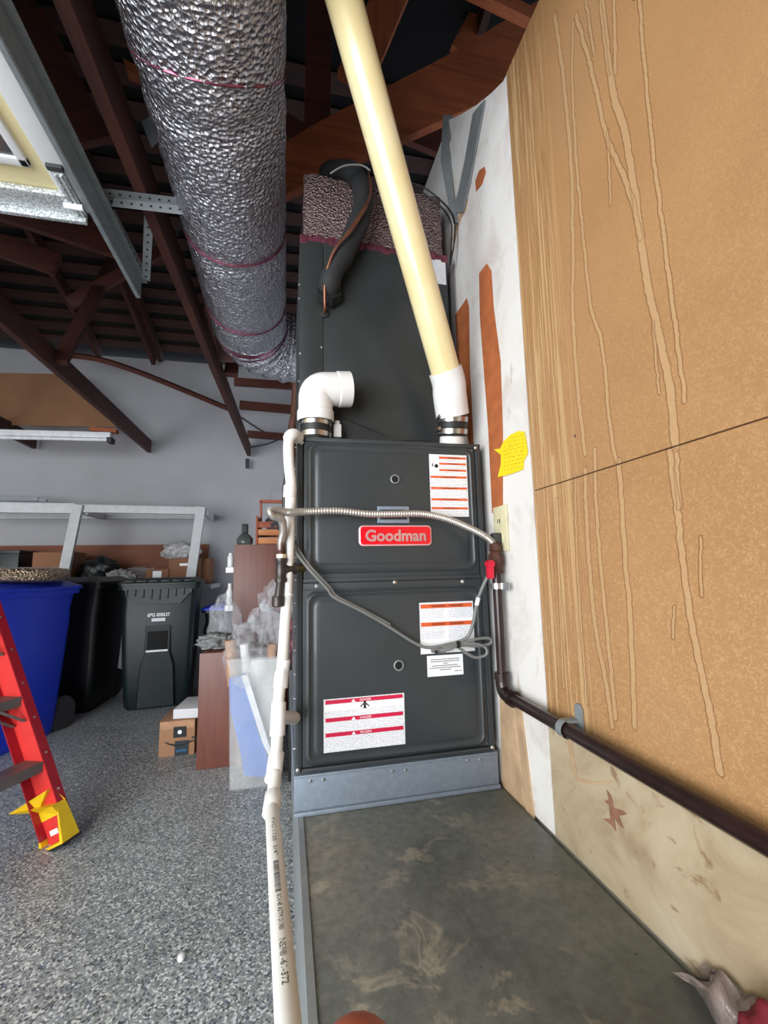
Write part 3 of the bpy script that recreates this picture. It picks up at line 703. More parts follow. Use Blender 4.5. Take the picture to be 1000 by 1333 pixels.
# rating plate and badge
c0, c1 = PY(491, 659, FY-.007), PY(533, 681, FY-.007)
rp = obj('rating_plate', MB().box(c0.x, c1.x, FY-.010, FY-.005, c1.z, c0.z, .002), 'tag_grey', fu, 'small blue-silver rating plate')
obj('plate_window', MB().box(c0.x+.008, c1.x-.008, FY-.011, FY-.009, c1.z+.010, c0.z-.010), 'charcoal', rp)
c0, c1 = PY(467, 684, FY-.008), PY(562, 710, FY-.008)
bx0, bx1, bz0, bz1 = c0.x, c1.x, c1.z, c0.z
bd = obj('badge', MB().loft([rr(bx0, bx1, bz0, bz1, .012, FY-.004), rr(bx0, bx1, bz0, bz1, .012, FY-.010), rr(bx0+.002, bx1-.002, bz0+.002, bz1-.002, .011, FY-.0115)]), 'badge_rim', fu, 'red badge with silver rim and lettering')
obj('badge_face', MB().loft([rr(bx0+.004, bx1-.004, bz0+.004, bz1-.004, .009, FY-.011), rr(bx0+.004, bx1-.004, bz0+.004, bz1-.004, .009, FY-.0125)]), 'badge_red', bd)
text_obj('badge_lettering', 'Goodman', .04, 'badge_letter', bd, frame(((bx0+bx1)/2, FY-.0135, (bz0+bz1)/2), (1, 0, 0), (0, 0, 1)), .0012, width=(bx1-bx0)*.83, height=(bz1-bz0)*.58, bold=.0011)

# coil cabinet
CY = 1.36; cT = PY(400, 312, CY).z; cx0, cx1 = PY(390, 450, CY).x, PY(587, 450, CY).x
cc = thing('coil_cabinet', ((cx0+cx1)/2, CY, FT), 'tall dark grey coil cabinet standing on the furnace behind the vent pipes', 'coil cabinet')
obj('casing', MB().box(cx0, cx1, CY+.004, 1.90, FT+.001, cT, .003), 'charcoal2', cc)
sx_ = PY(421, 450, CY).x
obj('front_panel', MB().box(sx_+.001, cx1-.002, CY, CY+.004, FT+.002, cT-.004, .001), 'charcoal2', cc)
obj('side_flange', MB().box(cx0, sx_-.001, CY-.001, CY+.004, FT+.002, cT-.003, .001), 'charcoal2', cc)
for a, b in ((419, 452), (391, 460)): screw(PY(a, b, CY-.001), cc, r=.003)
for z in (cT-.16, cT-.21, cT-.5): screw((cx0, CY+.012, z), cc, (-1, 0, 0), .003)
c0, c1 = PY(561, 337, CY), PY(581, 371, CY)
lb = obj('data_label', MB().box(c0.x, c1.x, CY-.001, CY, c1.z, c0.z), 'label', cc, 'small white data label near the top right corner')
obj('grommet', MB().lathe([(.017, 0), (.017, .005), (.008, .007)], PY(422, 408, CY), (0, -1, 0), 18), 'rubber', cc)
# foil plenum
pT = PY(400, 229, CY+.02).z
pl = thing('air_plenum', ((cx0+cx1)/2, CY+.02, cT), 'foil bubble wrapped plenum box on top of the coil cabinet', 'plenum')
def pf(u, v):
    per = [(cx0+.012, CY+.012), (cx1-.012, CY+.012), (cx1-.012, 1.88), (cx0+.012, 1.88)]
    s_ = u*4; i = int(min(3, s_)); f = s_-i; a, b = Vector(per[i]), Vector(per[(i+1) % 4]); q = a.lerp(b, f)
    n = noise.noise(Vector((q.x*14, q.y*14, v*6)))*.006
    return Vector((q.x+(n if i in (1, 3) else 0), q.y+(n if i in (0, 2) else 0), cT+(pT-cT)*v))
mb = MB().grid(pf, 80, 24); mb.box(cx0+.018, cx1-.018, CY+.018, 1.87, pT-.01, pT-.003)
obj('foil_wrap', mb, 'foil_warm', pl, smooth=70)
tp = MB()
for k in range(22):
    x = cx0+(cx1-cx0)*(k/22); tp.box(x, x+(cx1-cx0)/22+.001, CY+.000+random.uniform(-.002, .002), CY+.012, cT-.012+random.uniform(-.004, .004), cT+.018+random.uniform(-.005, .006), .001)
obj('foil_tape', tp, 'tape_magenta', pl, 'crumpled foil tape around the base')

# ============================================================ VENT PIPES
ct = PY(595, 575, 1.30); base = Vector((ct.x, 1.29, FT))
ex = thing('exhaust_pipe', base, 'yellowed cream vent pipe leaning up from the furnace top to the roof', 'vent pipe')
R3 = .0445
p_top = PY(437, -40, .86); p_bot = PY(581, 487, 1.20)
dv = (p_top-p_bot).normalized()
obj('pipe', MB().tube([p_bot-dv*.03, p_bot.lerp(p_top, .5), p_top+dv*.5], R3, 32), 'pvc_cream', ex, 'cream yellowed pipe')
obj('pipe_coupling', MB().tube([PY(428, 0, .87)+dv*.0, PY(428, 0, .87)+dv*.12], R3*1.12, 32), 'pvc_white', ex) if False else None
pe = PY(589, 541, 1.232); k1 = PY(585.5, 515, 1.212)
pth = spline([p_bot+dv*.012, p_bot-dv*.03, k1, pe], 6)
obj('elbow', MB().tube(pth, R3*1.16, 32), 'pvc_white', ex, 'white elbow fitting')
e2 = PY(589.5, 536, 1.232); stub_b = Vector((e2.x+.003, 1.262, FT-.004))
ax = (e2-stub_b)
obj('stub_pipe', MB().tube([stub_b, e2], R3*.86, 28), 'pvc_white', ex)
def along(f): return stub_b+ax*f
obj('rubber_coupling', MB().tube([along(.34), along(.38), along(.88), along(.92)], [R3*.98, R3*1.04, R3*1.04, R3*.98], 28), 'rubber', ex)
for f in (.47, .79):
    cl = obj('hose_clamp', MB().tube([along(f-.065), along(f+.065)], R3*1.08, 28, False), 'steel', ex, solid=.001)
    c = along(f)+Vector((-.048, -.012, 0))
    obj('clamp_screw', MB().tube([c+Vector((-.003, -.014, 0)), c+Vector((0, .014, 0))], .006, 8), 'steel', cl)
# intake elbow
ib = PY(411, 566, 1.26); ib = Vector((ib.x, 1.275, FT-.003))
it = thing('intake_elbow', ib, 'short white intake elbow turned to the right on top of the furnace', 'pipe elbow')
top = PY(411, 512, 1.262); mouth = PY(455, 507, 1.275)
ax2 = PY(411, 545, 1.272)-ib
obj('stub_pipe', MB().tube([ib, ib+ax2], R3*.86, 28), 'pvc_white', it)
obj('rubber_coupling', MB().tube([ib+ax2*.15, ib+ax2*.22, ib+ax2*.95], [R3*.97, R3*1.03, R3*1.03], 28), 'rubber', it)
for f in (.33, .78):
    cl = obj('hose_clamp', MB().tube([ib+ax2*(f-.09), ib+ax2*(f+.09)], R3*1.06, 28, False), 'steel', it, solid=.001)
lipb = PY(411, 549, 1.272)
corner = PY(411, 507, 1.265)
v1 = (corner-lipb).normalized(); v2 = (mouth-corner).normalized()
bend = [corner-v1*.036, corner-v1*.030]
for k in range(0, 9):
    a = k/8; p0, p1, p2 = corner-v1*.03, corner, corner+v2*.03; bend.append((1-a)**2*p0+2*a*(1-a)*p1+a*a*p2)
RE = R3*1.16
outer = [lipb-v1*.0, lipb+v1*.004, lipb+v1*.03, lipb+v1*.033]+bend+[mouth-v2*.04, mouth-v2*.037, mouth]
rad = [RE*1.0, RE*1.06, RE*1.06, RE*.99]+[RE*.99]*len(bend)+[RE*.99, RE*1.05, RE*1.05]
mb = MB().tube(outer, rad, 32, False)
mb.tube([mouth+v2*.0001, mouth-v2*.004, corner+v2*.02], [RE*1.05, RE*.88, RE*.84], 32, False)
obj('elbow_body', mb, 'pvc_white', it)
tag(obj('float_switch', MB().box(-.012, .012, -.012, .012, -.03, .012, .004, Matrix.Translation(PY(439, 558, 1.30))).box(-.007, .007, -.007, .007, .012, .024, .002, Matrix.Translation(PY(439, 558, 1.30))), 'pvc_white'), 'small white plastic switch block beside the intake elbow', 'switch')
tag(obj('switch_wire', MB().tube(spline([PY(446, 544, 1.31), PY(480, 558, 1.33), PY(505, 568, 1.33), PY(515, 575, 1.33), PY(540, 573, 1.33), PY(560, 576, 1.3)], 5), .0015, 5), 'wire_black'), 'thin black wire lying on the furnace top between the two vents', 'wire')

# ============================================================ REFRIGERANT LINES
rf = thing('refrigerant_line', PY(425, 385, CY), 'black foam insulated refrigerant line bending into the coil cabinet', 'pipe')
ins = spline([PY(428, 388, CY-.0), PY(432, 360, CY-.045), PY(452, 322, CY-.05), PY(470, 280, CY-.05), PY(470, 240, CY-.02), PY(450, 222, CY+.03), PY(425, 226, CY+.12)], 8)
obj('foam_sleeve', MB().tube(ins, [.034-.002*math.sin(i*.8) for i in range(len(ins))], 20), 'foam', rf)
obj('cut_collar', MB().tube([PY(428, 389, CY-.002), PY(429, 378, CY-.03)], .040, 14, True, lambda i, th: 1+.1*math.sin(th*5)), 'rubber', rf)
cp = [PY(423, 407, CY-.005), PY(423, 396, CY-.03), PY(424, 360, CY-.06), PY(436, 325, CY-.09), PY(456, 300, CY-.1), PY(474, 272, CY-.1), PY(483, 250, CY-.08), PY(480, 225, CY-.03)]
cp = spline(cp, 6)
tag(obj('copper_tube', MB().tube(cp, [.0048+(.0025 if 22 < i < 32 else 0) for i in range(len(cp))], 10), 'copper'), 'thin copper tube curving into a round hole in the coil cabinet', 'copper tube')
for k, off in enumerate((0, 8)):
    tag(obj('thin_wire', MB().tube(spline([PY(536, 238+off/2, 1.40), PY(552, 244+off, 1.38), PY(575, 262+off, 1.36), PY(590-off/3, 282+off, 1.34), PY(592-off/2, 310, 1.34), PY(586, 345, 1.36)], 6), .003, 6), 'wire_black'),
        ('upper' if k == 0 else 'lower')+' of two thin wires looping past the right corner of the plenum', 'wire')
tag(obj('thin_wire', MB().tube(spline([PY(430, 226, 1.30), PY(448, 216, 1.28), PY(470, 215, 1.27), PY(482, 222, 1.27)], 6), .003, 6), 'cable_grey'), 'pale thin wire looped over the black foam line', 'wire')

# wall straps making a V
def strap_on_wall(pix, wd, label):
    P = [PY(a, b, y) for a, b, y in pix]; mb = MB()
    for i in range(len(P)-1): mb.bar(P[i], P[i+1], .004, wd, (1, 0, 0) if abs((P[i+1]-P[i]).x) < .2 else (0, 1, 0))
    return tag(obj('metal_strap', mb, 'strap'), label, 'metal strap')
def ribbon(pl, pr, label, ex=(0, .003, 0)):
    mb = MB(); a = [tuple(p) for p in pl]; b = [tuple(p) for p in pr]
    for i in range(len(a)-1): mb.prism([a[i], b[i], b[i+1], a[i+1]], ex)
    return tag(obj('metal_strap', mb, 'strap'), label, 'metal strap')
ribbon([PY(577, 150, 1.42), PY(574, 208, 1.38), PY(581, 248, 1.36), PY(590, 290, 1.34)], [PY(590, 150, 1.42), PY(587, 208, 1.38), PY(590, 248, 1.36), PY(600, 290, 1.34)], 'upright grey metal strap left of the pair forming a V')
ribbon([PX(617, 148, WX-.004), PX(606, 210, WX-.004), PX(598, 248, WX-.004), PX(590, 278, WX-.004)], [PX(632, 130, WX-.004), PX(624, 175, WX-.004), PX(613, 235, WX-.004), PX(604, 276, WX-.004)], 'slanting grey metal strap screwed to the white wall, right of the pair', (-.004, 0, 0))

# ============================================================ DRAIN PIPE
dr = thing('drain_pipe', PY(357, 1060, .95), 'white plastic condensate drain pipe running down the left side of the furnace', 'drain pipe')
r1 = .0134; r2 = .0172
dp = [(380, 600, 1.165), (378, 640, 1.165), (377, 700, 1.16), (374, 770, 1.15), (368, 860, 1.12), (363, 910, 1.10), (361, 960, 1.08), (358, 1010, 1.03), (355, 1045, .96)]
D = [PY(a, b, y) for a, b, y in dp]
s1 = spline([PY(388, 570, 1.20), PY(381, 566, 1.17), PY(376, 574, 1.165), PY(376, 600, 1.165), PY(379, 632, 1.165), PY(378, 660, 1.165)], 5)
obj('top_bend', MB().tube(s1, [r2 if i < 10 else r1*1.05 for i in range(len(s1))], 18), 'pvc_white', dr, 'white elbow at the top')
obj('upper_pipe', MB().tube(D[1:], r1, 18), 'pvc_grey', dr)
def fit(a, b, r=r2, name='coupling'):
    P0, P1 = PY(*a), PY(*b); d = (P1-P0).normalized()*.0015
    obj(name, MB().tube([P0, P0+d, P1-d, P1], [r*.94, r, r, r*.94], 18), 'pvc_white', dr)
fit((378, 632, 1.165), (377, 648, 1.165)); fit((370, 858, 1.12), (368, 873, 1.12), r2*.92); fit((367, 874, 1.12), (365, 896, 1.11))
fit((363, 914, 1.10), (361, 958, 1.08), r2, 'tee'); fit((360, 980, 1.065), (357, 1005, 1.035)); fit((357, 1005, 1.035), (354, 1018, 1.02), r2*.97, 'elbow')
fit((356, 1034, .985), (353, 1060, .94), r2*1.02, 'elbow'); fit((376, 770, 1.15), (374, 773, 1.15), r1*1.12)
obj('tee_branch', MB().tube([PY(363, 934, 1.09), PY(384, 934, 1.215)], r2*.9, 16), 'pvc_white', dr)
la, lb_ = PY(354, 1052, .95), PY(376, 1345, .50)
lowdir = (lb_-la).normalized()
low = obj('lower_pipe', MB().tube([la, lb_+lowdir*.25], r1, 24), 'pvc_grey', dr, 'long printed pipe coming toward the camera')
obj('primer_ring', MB().tube([la+lowdir*.0, la+lowdir*.010], r1*1.06, 20), 'blue_ink', low) if False else None
# printed letters bent around the pipe: text x runs down the pipe (towards camera)
toC = (O-(la+lb_)*.5); toC = (toC-lowdir*toC.dot(lowdir)).normalized(); sd = lowdir.cross(toC)
def bend_at(s0):
    def f(co):
        th = co.y/r1+.05
        return la+lowdir*(s0+co.x)+(toC*math.cos(th)-sd*math.sin(th)*-1*-1)*(r1+.0003+co.z*.2) if False else la+lowdir*(s0+co.x)+(toC*math.cos(th)+sd*math.sin(-th))*(r1+.0003)
    return f
Ltot = (lb_-la).length
def s_at(py):      # distance along the pipe seen at a pixel row
    best = min(range(201), key=lambda k: abs(rowof(la+lowdir*(Ltot*k/200))-py)); return Ltot*best/200
def rowof(p):
    q = p-O; return 666.5-FPX*q.dot(AU)/q.dot(AF)
for body, y0_, y1_, h in (('NSF® -61-372', 1238, 1298, .008), ('SCH 40 ASTM D1785', 1178, 1226, .006), ('PVC-1120  3/4"', 1075, 1125, .006)):
    a, b = s_at(y0_), s_at(y1_)
    text_obj('print', body, .01, 'grey_ink', low, None, .0001, width=(b-a), height=h, bend=bend_at((a+b)/2))
a, b = s_at(1132), s_at(1174); mb = MB(); k = a
while k < b:
    ww = random.choice((.0008, .0016, .0024))
    mbp = []
    for th in [x*.1 for x in range(-3, 4)]:
        mbp.append((th, ))
    for i in range(6):
        t0, t1 = -.3+.1*i, -.2+.1*i
        q = [la+lowdir*kk+(toC*math.cos(tt)+sd*math.sin(tt))*(r1+.0003) for kk, tt in ((k, t0), (k+ww, t0), (k+ww, t1), (k, t1))]
        mb.bm.faces.new([mb.bm.verts.new(v) for v in q])
    k += ww+random.choice((.0008, .0014))
obj('barcode', mb, 'grey_ink', low)

# ============================================================ GAS PIPES
GX = .578; gz = CAMZ-.345
gp = thing('gas_pipe', (GX, 1.13, gz), 'dark iron gas pipe running along the tan wall and up beside the furnace', 'gas pipe')
rg = .0145
gx = MB().tube([(GX, -.5, gz), (GX, 1.105, gz)], rg, 20)
obj('horizontal_pipe', gx, 'black_iron', gp)
u0, u1 = Vector((GX, 1.13, gz+.02)), PX(650, 742, GX); u1.y = 1.13
obj('riser_pipe', MB().tube([u0, (GX, 1.13, u1.z)], rg*.9, 18), 'black_iron', gp)
eb = spline([(GX, 1.075, gz), (GX, 1.10, gz), (GX, 1.123, gz+.008), (GX, 1.13, gz+.028), (GX, 1.13, gz+.05)], 5)
obj('elbow', MB().tube(eb, rg*1.25, 18).tube([(GX, 1.07, gz), (GX, 1.088, gz)], rg*1.45, 18).tube([(GX, 1.13, gz+.036), (GX, 1.13, gz+.054)], rg*1.4, 18), 'black_iron', gp)
obj('valve_body', MB().lathe([(rg*1.25, 0), (rg*1.4, .006), (rg*1.15, .012), (rg*1.5, .03), (rg*1.5, .05), (rg*1.1, .062), (rg*1.3, .066), (rg*1.2, .084), (rg*.8, .088)], (GX, 1.13, u1.z-.01), (0, 0, 1), 8), 'rust_iron', gp, 'rusty shutoff valve')
vh = PX(639, 740, GX-.03)
obj('valve_handle', MB().box(-.009, .009, -.012, .006, -.028, .02, .005, Matrix.Translation((vh.x-.004, vh.y, vh.z))).lathe([(.011, -.01), (.011, .01)], (vh.x-.004, vh.y-.004, vh.z+.012), (0, 1, 0), 10), 'red_plastic', gp, 'red valve handle')
def pipe_strap(c, axis, label, ear):
    c = Vector(c); a = Vector(axis)
    mb = MB().tube([c-a*.008, c+a*.008], rg*1.22, 20, False)
    e = Vector(ear); mb.bar(c+e.normalized()*rg*1.1, c+e, .003 if abs(a.z) < .5 else .003, .020, a)
    o = obj('pipe_strap', mb, 'strap' if a.y else 'chrome', None); tag(o, label, 'pipe strap')
    return o
s1p = PX(652, 763, GX); pipe_strap((GX, 1.13, s1p.z), (0, 0, 1), 'shiny strap holding the upright gas pipe just under the red valve', (.012, -.045, 0))
s2p = PX(736, 945, GX)
tag(obj('pipe_strap', MB().tube([(GX, s2p.y-.010, gz), (GX, s2p.y+.010, gz)], rg*1.25, 20, False).prism([tuple(Vector((WX-.003, s2p.y-.01+u, gz+v))) for u, v in ((-.012, .0), (.012, .0), (.012, .042), (.006, .05), (-.006, .05), (-.012, .042))], (-.003, 0, 0)).box(GX, WX-.003, s2p.y-.01, s2p.y+.01, gz+.012, gz+.018), 'strap'), 'grey strap with a tall ear holding the horizontal gas pipe to the tan panel', 'pipe strap')
# flexible connector
fc_p = spline([PY(366, 716, 1.14), PY(366, 705, 1.14), PY(369, 690, 1.13), PY(366, 676, 1.115), PY(355, 671, 1.10), PY(352, 665, 1.10), PY(360, 664, 1.11), PY(376, 667, 1.125), PY(400, 666, 1.15), PY(440, 665, 1.165), PY(480, 669, 1.17), PY(515, 669, 1.17), PY(550, 669, 1.17), PY(580, 675, 1.16), PY(608, 686, 1.15), PY(630, 697, 1.14), PY(641, 706, 1.13), Vector((GX, 1.13, PX(647, 716, GX).z))], 44)
tag(obj('gas_connector', MB().tube(fc_p, [.0103 if i % 4 in (1, 2) else .0086 for i in range(len(fc_p))], 12), 'connector', smooth=60), 'corrugated grey flexible gas line strung across the front of the furnace', 'gas line')
# drip leg tee left of furnace
dc = PY(366, 742, 1.14)
dl = thing('drip_leg', dc, 'dark iron tee and drip leg hanging at the left side of the furnace', 'pipe fitting')
def vtube(z0, z1, r): return [(dc.x, dc.y, dc.z+z0), (dc.x, dc.y, dc.z+z1)]
obj('adapter', MB().lathe([(.009, 0), (.011, .01), (.009, .03), (.007, .045)], (dc.x, dc.y, dc.z+.035), (0, 0, 1), 12), 'rust_iron', dl)
obj('union_nut', MB().lathe([(.0125, 0), (.0125, .014)], (dc.x, dc.y, dc.z+.026), (0, 0, 1), 6), 'ivory', dl, 'pale nut')
obj('tee', MB().lathe([(.015, -.03), (.015, -.022), (.0125, -.018), (.0135, 0), (.0125, .018), (.015, .022), (.015, .03)], dc, (0, 0, 1), 16).tube([dc, PY(384, 740, 1.16)], .0125, 14).tube([PY(380, 740, 1.155), PY(385, 740, 1.16)], .015, 14), 'grey_iron', dl)
obj('nipple', MB().tube([PY(383, 740, 1.16), PY(398, 740, 1.235)], .0105, 12), 'brass', dl, 'brass-tinged nipple')
obj('leg_pipe', MB().tube([(dc.x-.001, dc.y, dc.z-.028), PY(362, 785, 1.13)], .0105, 14), 'grey_iron', dl)
ce = PY(362, 777, 1.13)
obj('end_cap', MB().lathe([(.0125, -.024), (.0145, -.022), (.0145, 0), (.013, .002)], ce, (0, 0, 1), 16), 'grey_iron', dl)
# vertical brown pipe behind
tag(obj('brown_pipe', MB().tube([PY(386, 500, 1.95), PY(384, 540, 1.95), PY(381, 556, 1.94), PY(380, 640, 1.94)], .020, 12), 'rust_iron'), 'rusty brown pipe rising behind the top left corner of the furnace', 'pipe')
tag(obj('black_hose', MB().tube(spline([PY(378, 590, 1.75), PY(371, 640, 1.75), PY(371, 700, 1.75)], 6), .010, 8), 'wire_black'), 'black hose behind the upper drain pipe', 'hose')

# ============================================================ GREY CONTROL CABLE
cb = thing('control_cable', PY(600, 840, 1.17), 'grey flat power cable hung across the lower furnace door, coiled and tied', 'cable')
def cab(pix, r=.0042): return MB().tube(spline([PY(*q) for q in pix], 8), r, 8)
obj('cable_run', cab([(388, 712, 1.195), (379, 704, 1.18), (380, 712, 1.165), (400, 738, 1.165), (425, 765, 1.17), (436, 778, 1.175), (470, 795, 1.18), (505, 815, 1.185), (540, 837, 1.185), (560, 843, 1.18), (590, 837, 1.175)]), 'cable_grey', cb)
obj('cable_run', cab([(384, 708, 1.19), (402, 735, 1.17), (428, 763, 1.175), (440, 777, 1.18), (475, 795, 1.185), (508, 813, 1.19)], .0036), 'cable_grey', cb)
obj('cable_riser', cab([(590, 838, 1.175), (608, 830, 1.17), (616, 812, 1.165), (621, 785, 1.16), (628, 765, 1.155), (636, 748, 1.145), (640, 735, 1.14), (655, 700, 1.15), (657, 690, 1.20)], .005), 'cable_grey', cb)
obj('cable_loop', cab([(566, 849, 1.18), (585, 845, 1.17), (600, 838, 1.17), (620, 832, 1.165), (637, 831, 1.16), (638, 838, 1.16), (620, 841, 1.165), (600, 840, 1.17), (575, 846, 1.175)]), 'cable_grey', cb)
obj('cable_loop', cab([(597, 839, 1.17), (618, 838, 1.16), (632, 843, 1.155), (633, 852, 1.155), (620, 856, 1.16), (607, 850, 1.165), (596, 842, 1.17)]), 'cable_grey', cb)
obj('cable_end', MB().tube([PY(562, 846, 1.18), PY(580, 847, 1.178)], .0075, 10), 'cable_grey', cb)
obj('cable_end_core', MB().tube([PY(566, 848, 1.172), PY(570, 849, 1.169)], .004, 8), 'black_ink', cb)
tc = PY(596, 839, 1.168); obj('cable_tie', MB().tube([tc+Vector((-.003, 0, 0)), tc+Vector((.003, 0, 0))], .010, 12), 'black_ink', cb, 'black tie')
obj('cable_tag', MB().tube([PY(620.5, 788, 1.16), PY(623, 778, 1.158)], .0062, 10), 'label_plain', cb, 'white marker tag')
obj('clip', MB().lathe([(.008, 0), (.008, .006), (.004, .008)], PY(386, 706, 1.195), (-.3, -1, 0), 10), 'pan', cb)
# outlet and plug
oc = PX(655, 690, WX-.002); oc.x = WX-.002
ol = thing('power_outlet', oc, 'ivory wall outlet with a dark plug beside the furnace', 'outlet')
hh = .068; hw = .038
oy0, oy1 = PX(661, 690, WX).y, PX(648, 690, WX).y
ocy = (oy0+oy1)/2
obj('cover_plate', MB().box(WX-.008, WX-.0015, ocy-hw, ocy+hw, oc.z-.060, oc.z+.070, .002), 'ivory', ol)
for dz_ in (.025, -.022): obj('socket', MB().lathe([(.016, 0), (.016, .002)], (WX-.008, ocy, oc.z+dz_), (-1, 0, 0), 16), 'ivory', ol)
obj('socket_slot', MB().box(WX-.0115, WX-.0095, ocy-.007, ocy-.005, oc.z+.02, oc.z+.032).box(WX-.0115, WX-.0095, ocy+.005, ocy+.007, oc.z+.02, oc.z+.032), 'dark_slot', ol)
obj('plug', MB().box(WX-.035, WX-.0102, ocy-.014, ocy+.014, oc.z-.038, oc.z-.008, .005), 'grime', ol, 'dark grey plug')
# yellow note
npix = [(643, 585), (651, 584), (656, 574), (664, 566), (675, 561), (682, 562), (685, 575), (687, 590), (682, 600), (681, 611), (668, 616), (658, 619), (648, 621), (652, 605), (652, 592)]
nt = thing('yellow_note', PX(665, 592, WX-.004), 'torn bright yellow paper note with handwriting stuck on the white wall', 'paper note')
obj('paper', MB().prism([tuple(PX(a, b, WX-.004+.001*math.sin(i))) for i, (a, b) in enumerate(npix)], (.0012, 0, 0)), 'note', nt)
mb = MB(); random.seed(3)
for r_ in range(9):
    y_ = 572+r_*5; a_ = 664 if r_ == 0 else 656; 
    while a_ < 680:
        ww = random.uniform(1.2, 3.2)
        mb.bar(PX(a_, y_-(a_-656)*.22, WX-.0062), PX(a_+ww, y_-(a_+ww-656)*.22+random.uniform(-.6, .6), WX-.0062), .0004, .0007); a_ += ww+random.uniform(1, 3.5)
obj('handwriting', mb, 'grey_ink', nt)

# ============================================================ BINS
def rrect(x0, x1, y0, y1, z, r, n=4):
    out = []
    for cx, cy, a0 in ((x1-r, y1-r, 0), (x0+r, y1-r, 90), (x0+r, y0+r, 180), (x1-r, y0+r, 270)):
        for k in range(n+1):
            a = math.radians(a0+90*k/n); out.append(Vector((cx+r*math.cos(a), cy+r*math.sin(a), z)))
    return out
def cart(name, loc, rot, H, W, Dp, mat, label, cat='bin', ribs=False, lidmat=None, deck=False, wx=-.03):
    r = thing(name, loc, label, cat); Rm = Matrix.Translation(loc) @ Matrix.Rotation(rot, 4, 'Z')
    def T(rings): return [[Rm @ p for p in q] for q in rings]
    w0, w1 = W*.40, W*.48; d0, d1 = Dp*.40, Dp*.5
    prof = [(.0, w0-.02, d0), (.03, w0, d0+.01), (.30, w0+.02, d0+.02), (.72, w0+.035, d0+.05), (.82, w1-.01, d1-.03), (.93, w1, d1-.01)]
    obj('body', MB().loft(T([rrect(-a, a, -b, b, z*H, .05) for z, a, b in prof])), mat, r, smooth=50)
    obj('rim', MB().loft(T([rrect(-w1-.02, w1+.02, -d1-.01, d1+.01, H*.915, .05), rrect(-w1-.02, w1+.02, -d1-.01, d1+.01, H*.945, .05)])), mat, r)
    lid = obj('lid', MB().loft(T([rrect(-w1-.025, w1+.025, -d1-.025, d1+.03, H*.946, .05), rrect(-w1-.025, w1+.025, -d1-.025, d1+.03, H*.965, .05), rrect(-w1+.04, w1-.04, -d1+.04, d1-.03, H, .05)])), lidmat or mat, r)
    if ribs:
        mb = MB()
        for k in range(9):
            x = -w1+.05+k*(2*w1-.1)/8; mb.box(x-.007, x+.007, -d1-.012, -d1+.03, H*.83+abs(k-4)*.012, H*.915, .002, Rm)
        obj('rib', mb, mat, r)['kind'] = 'stuff'
        mb = MB()      # apron between the ribs
        mb.loft([[Rm @ Vector(p) for p in q] for q in ([(-w1+.03, -d1+.004, H*.915), (w1-.03, -d1+.004, H*.915), (w1-.03, -d1+.03, H*.915), (-w1+.03, -d1+.03, H*.915)], [(-w1+.13, -d1-.006, H*.80), (w1-.13, -d1-.006, H*.80), (w1-.13, -d1+.03, H*.80), (-w1+.13, -d1+.03, H*.80)])])
        obj('apron', mb, mat, r)
        mb = MB()
        for k in range(6):
            x = -w1+.07+k*(2*w1-.14)/5; mb.box(x-.035, x+.035, -d1-.022, -d1, H*.972, H*.985, .003, Rm)
        obj('lid_rib', mb, mat, r)['kind'] = 'stuff'
        # front bar recess and the tapering front ridge
        yf = -(d0+.055)
        fr_ = [(-.14, .02), (.14, .02), (.125, .33), (.095, .42), (.095, .63), (-.095, .63), (-.095, .42), (-.125, .33)]
        obj('front_ridge', MB().loft([[Rm @ Vector((x, yf+.02-(.0 if z > .1 else -.012), z*H)) for x, z in fr_], [Rm @ Vector((x*.93, yf-.004-(.0 if z > .1 else -.018), z*H)) for x, z in fr_]]), mat, r)
        obj('lift_pocket', MB().box(-.075, .075, yf-.008, yf+.01, .45*H, .59*H, .004, Rm), 'dark_slot', r)
        obj('lift_bar', MB().box(-.08, .08, yf-.018, yf-.003, .435*H, .450*H, .003, Rm), 'white_ink', r, 'pale lift bar')
        text_obj('lettering', '6PG 000637', .04, 'white_ink', r, Rm @ frame((0, -d1+.003, .715*H), (1, 0, 0), (0, 0, 1)), .0004, width=.165, height=.030, bold=.0012)
        obj('barcode_sticker', MB().box(-.05, .05, -d1-.001, -d1+.008, .665*H, .690*H, 0, Rm), 'label', r)
    for sx in (-1, 1):
        obj('wheel', MB().lathe([(.05, -.02), (.11, -.02), (.115, 0), (.11, .02), (.05, .02)], Rm @ Vector((sx*(w0+wx), d0+.06, .115)), Rm.to_3x3() @ Vector((1, 0, 0)), 20), 'grime', r)
    obj('handle', MB().tube([Rm @ Vector((-w1+.08, d1+.05, H*.93)), Rm @ Vector((w1-.08, d1+.05, H*.93))], .014, 8), mat, r)
    return r, lid
cart('green_trash_cart', (-1.03, 4.19, 0), math.radians(6), 1.03, .60, .56, 'green_can', 'dark green wheeled trash cart with white number lettering and ribbed rim', 'trash bin', ribs=True)
cart('black_trash_cart', (-1.70, 4.22, 0), math.radians(-4), 1.05, .58, .55, 'black_can', 'black wheeled trash cart in shade between the blue and green carts', 'trash bin')
cart('blue_recycling_cart', (-1.86, 3.37, 0), math.radians(-18), 1.03, .62, .72, 'blue_can', 'bright blue wheeled recycling cart at the left edge', 'recycling bin', wx=-.022)
cart('small_trash_bin', (-.50, 4.36, 0), math.radians(0), .78, .42, .44, 'black_can', 'black bin with a blue lid right of the green cart', 'trash bin', lidmat='blue_can')
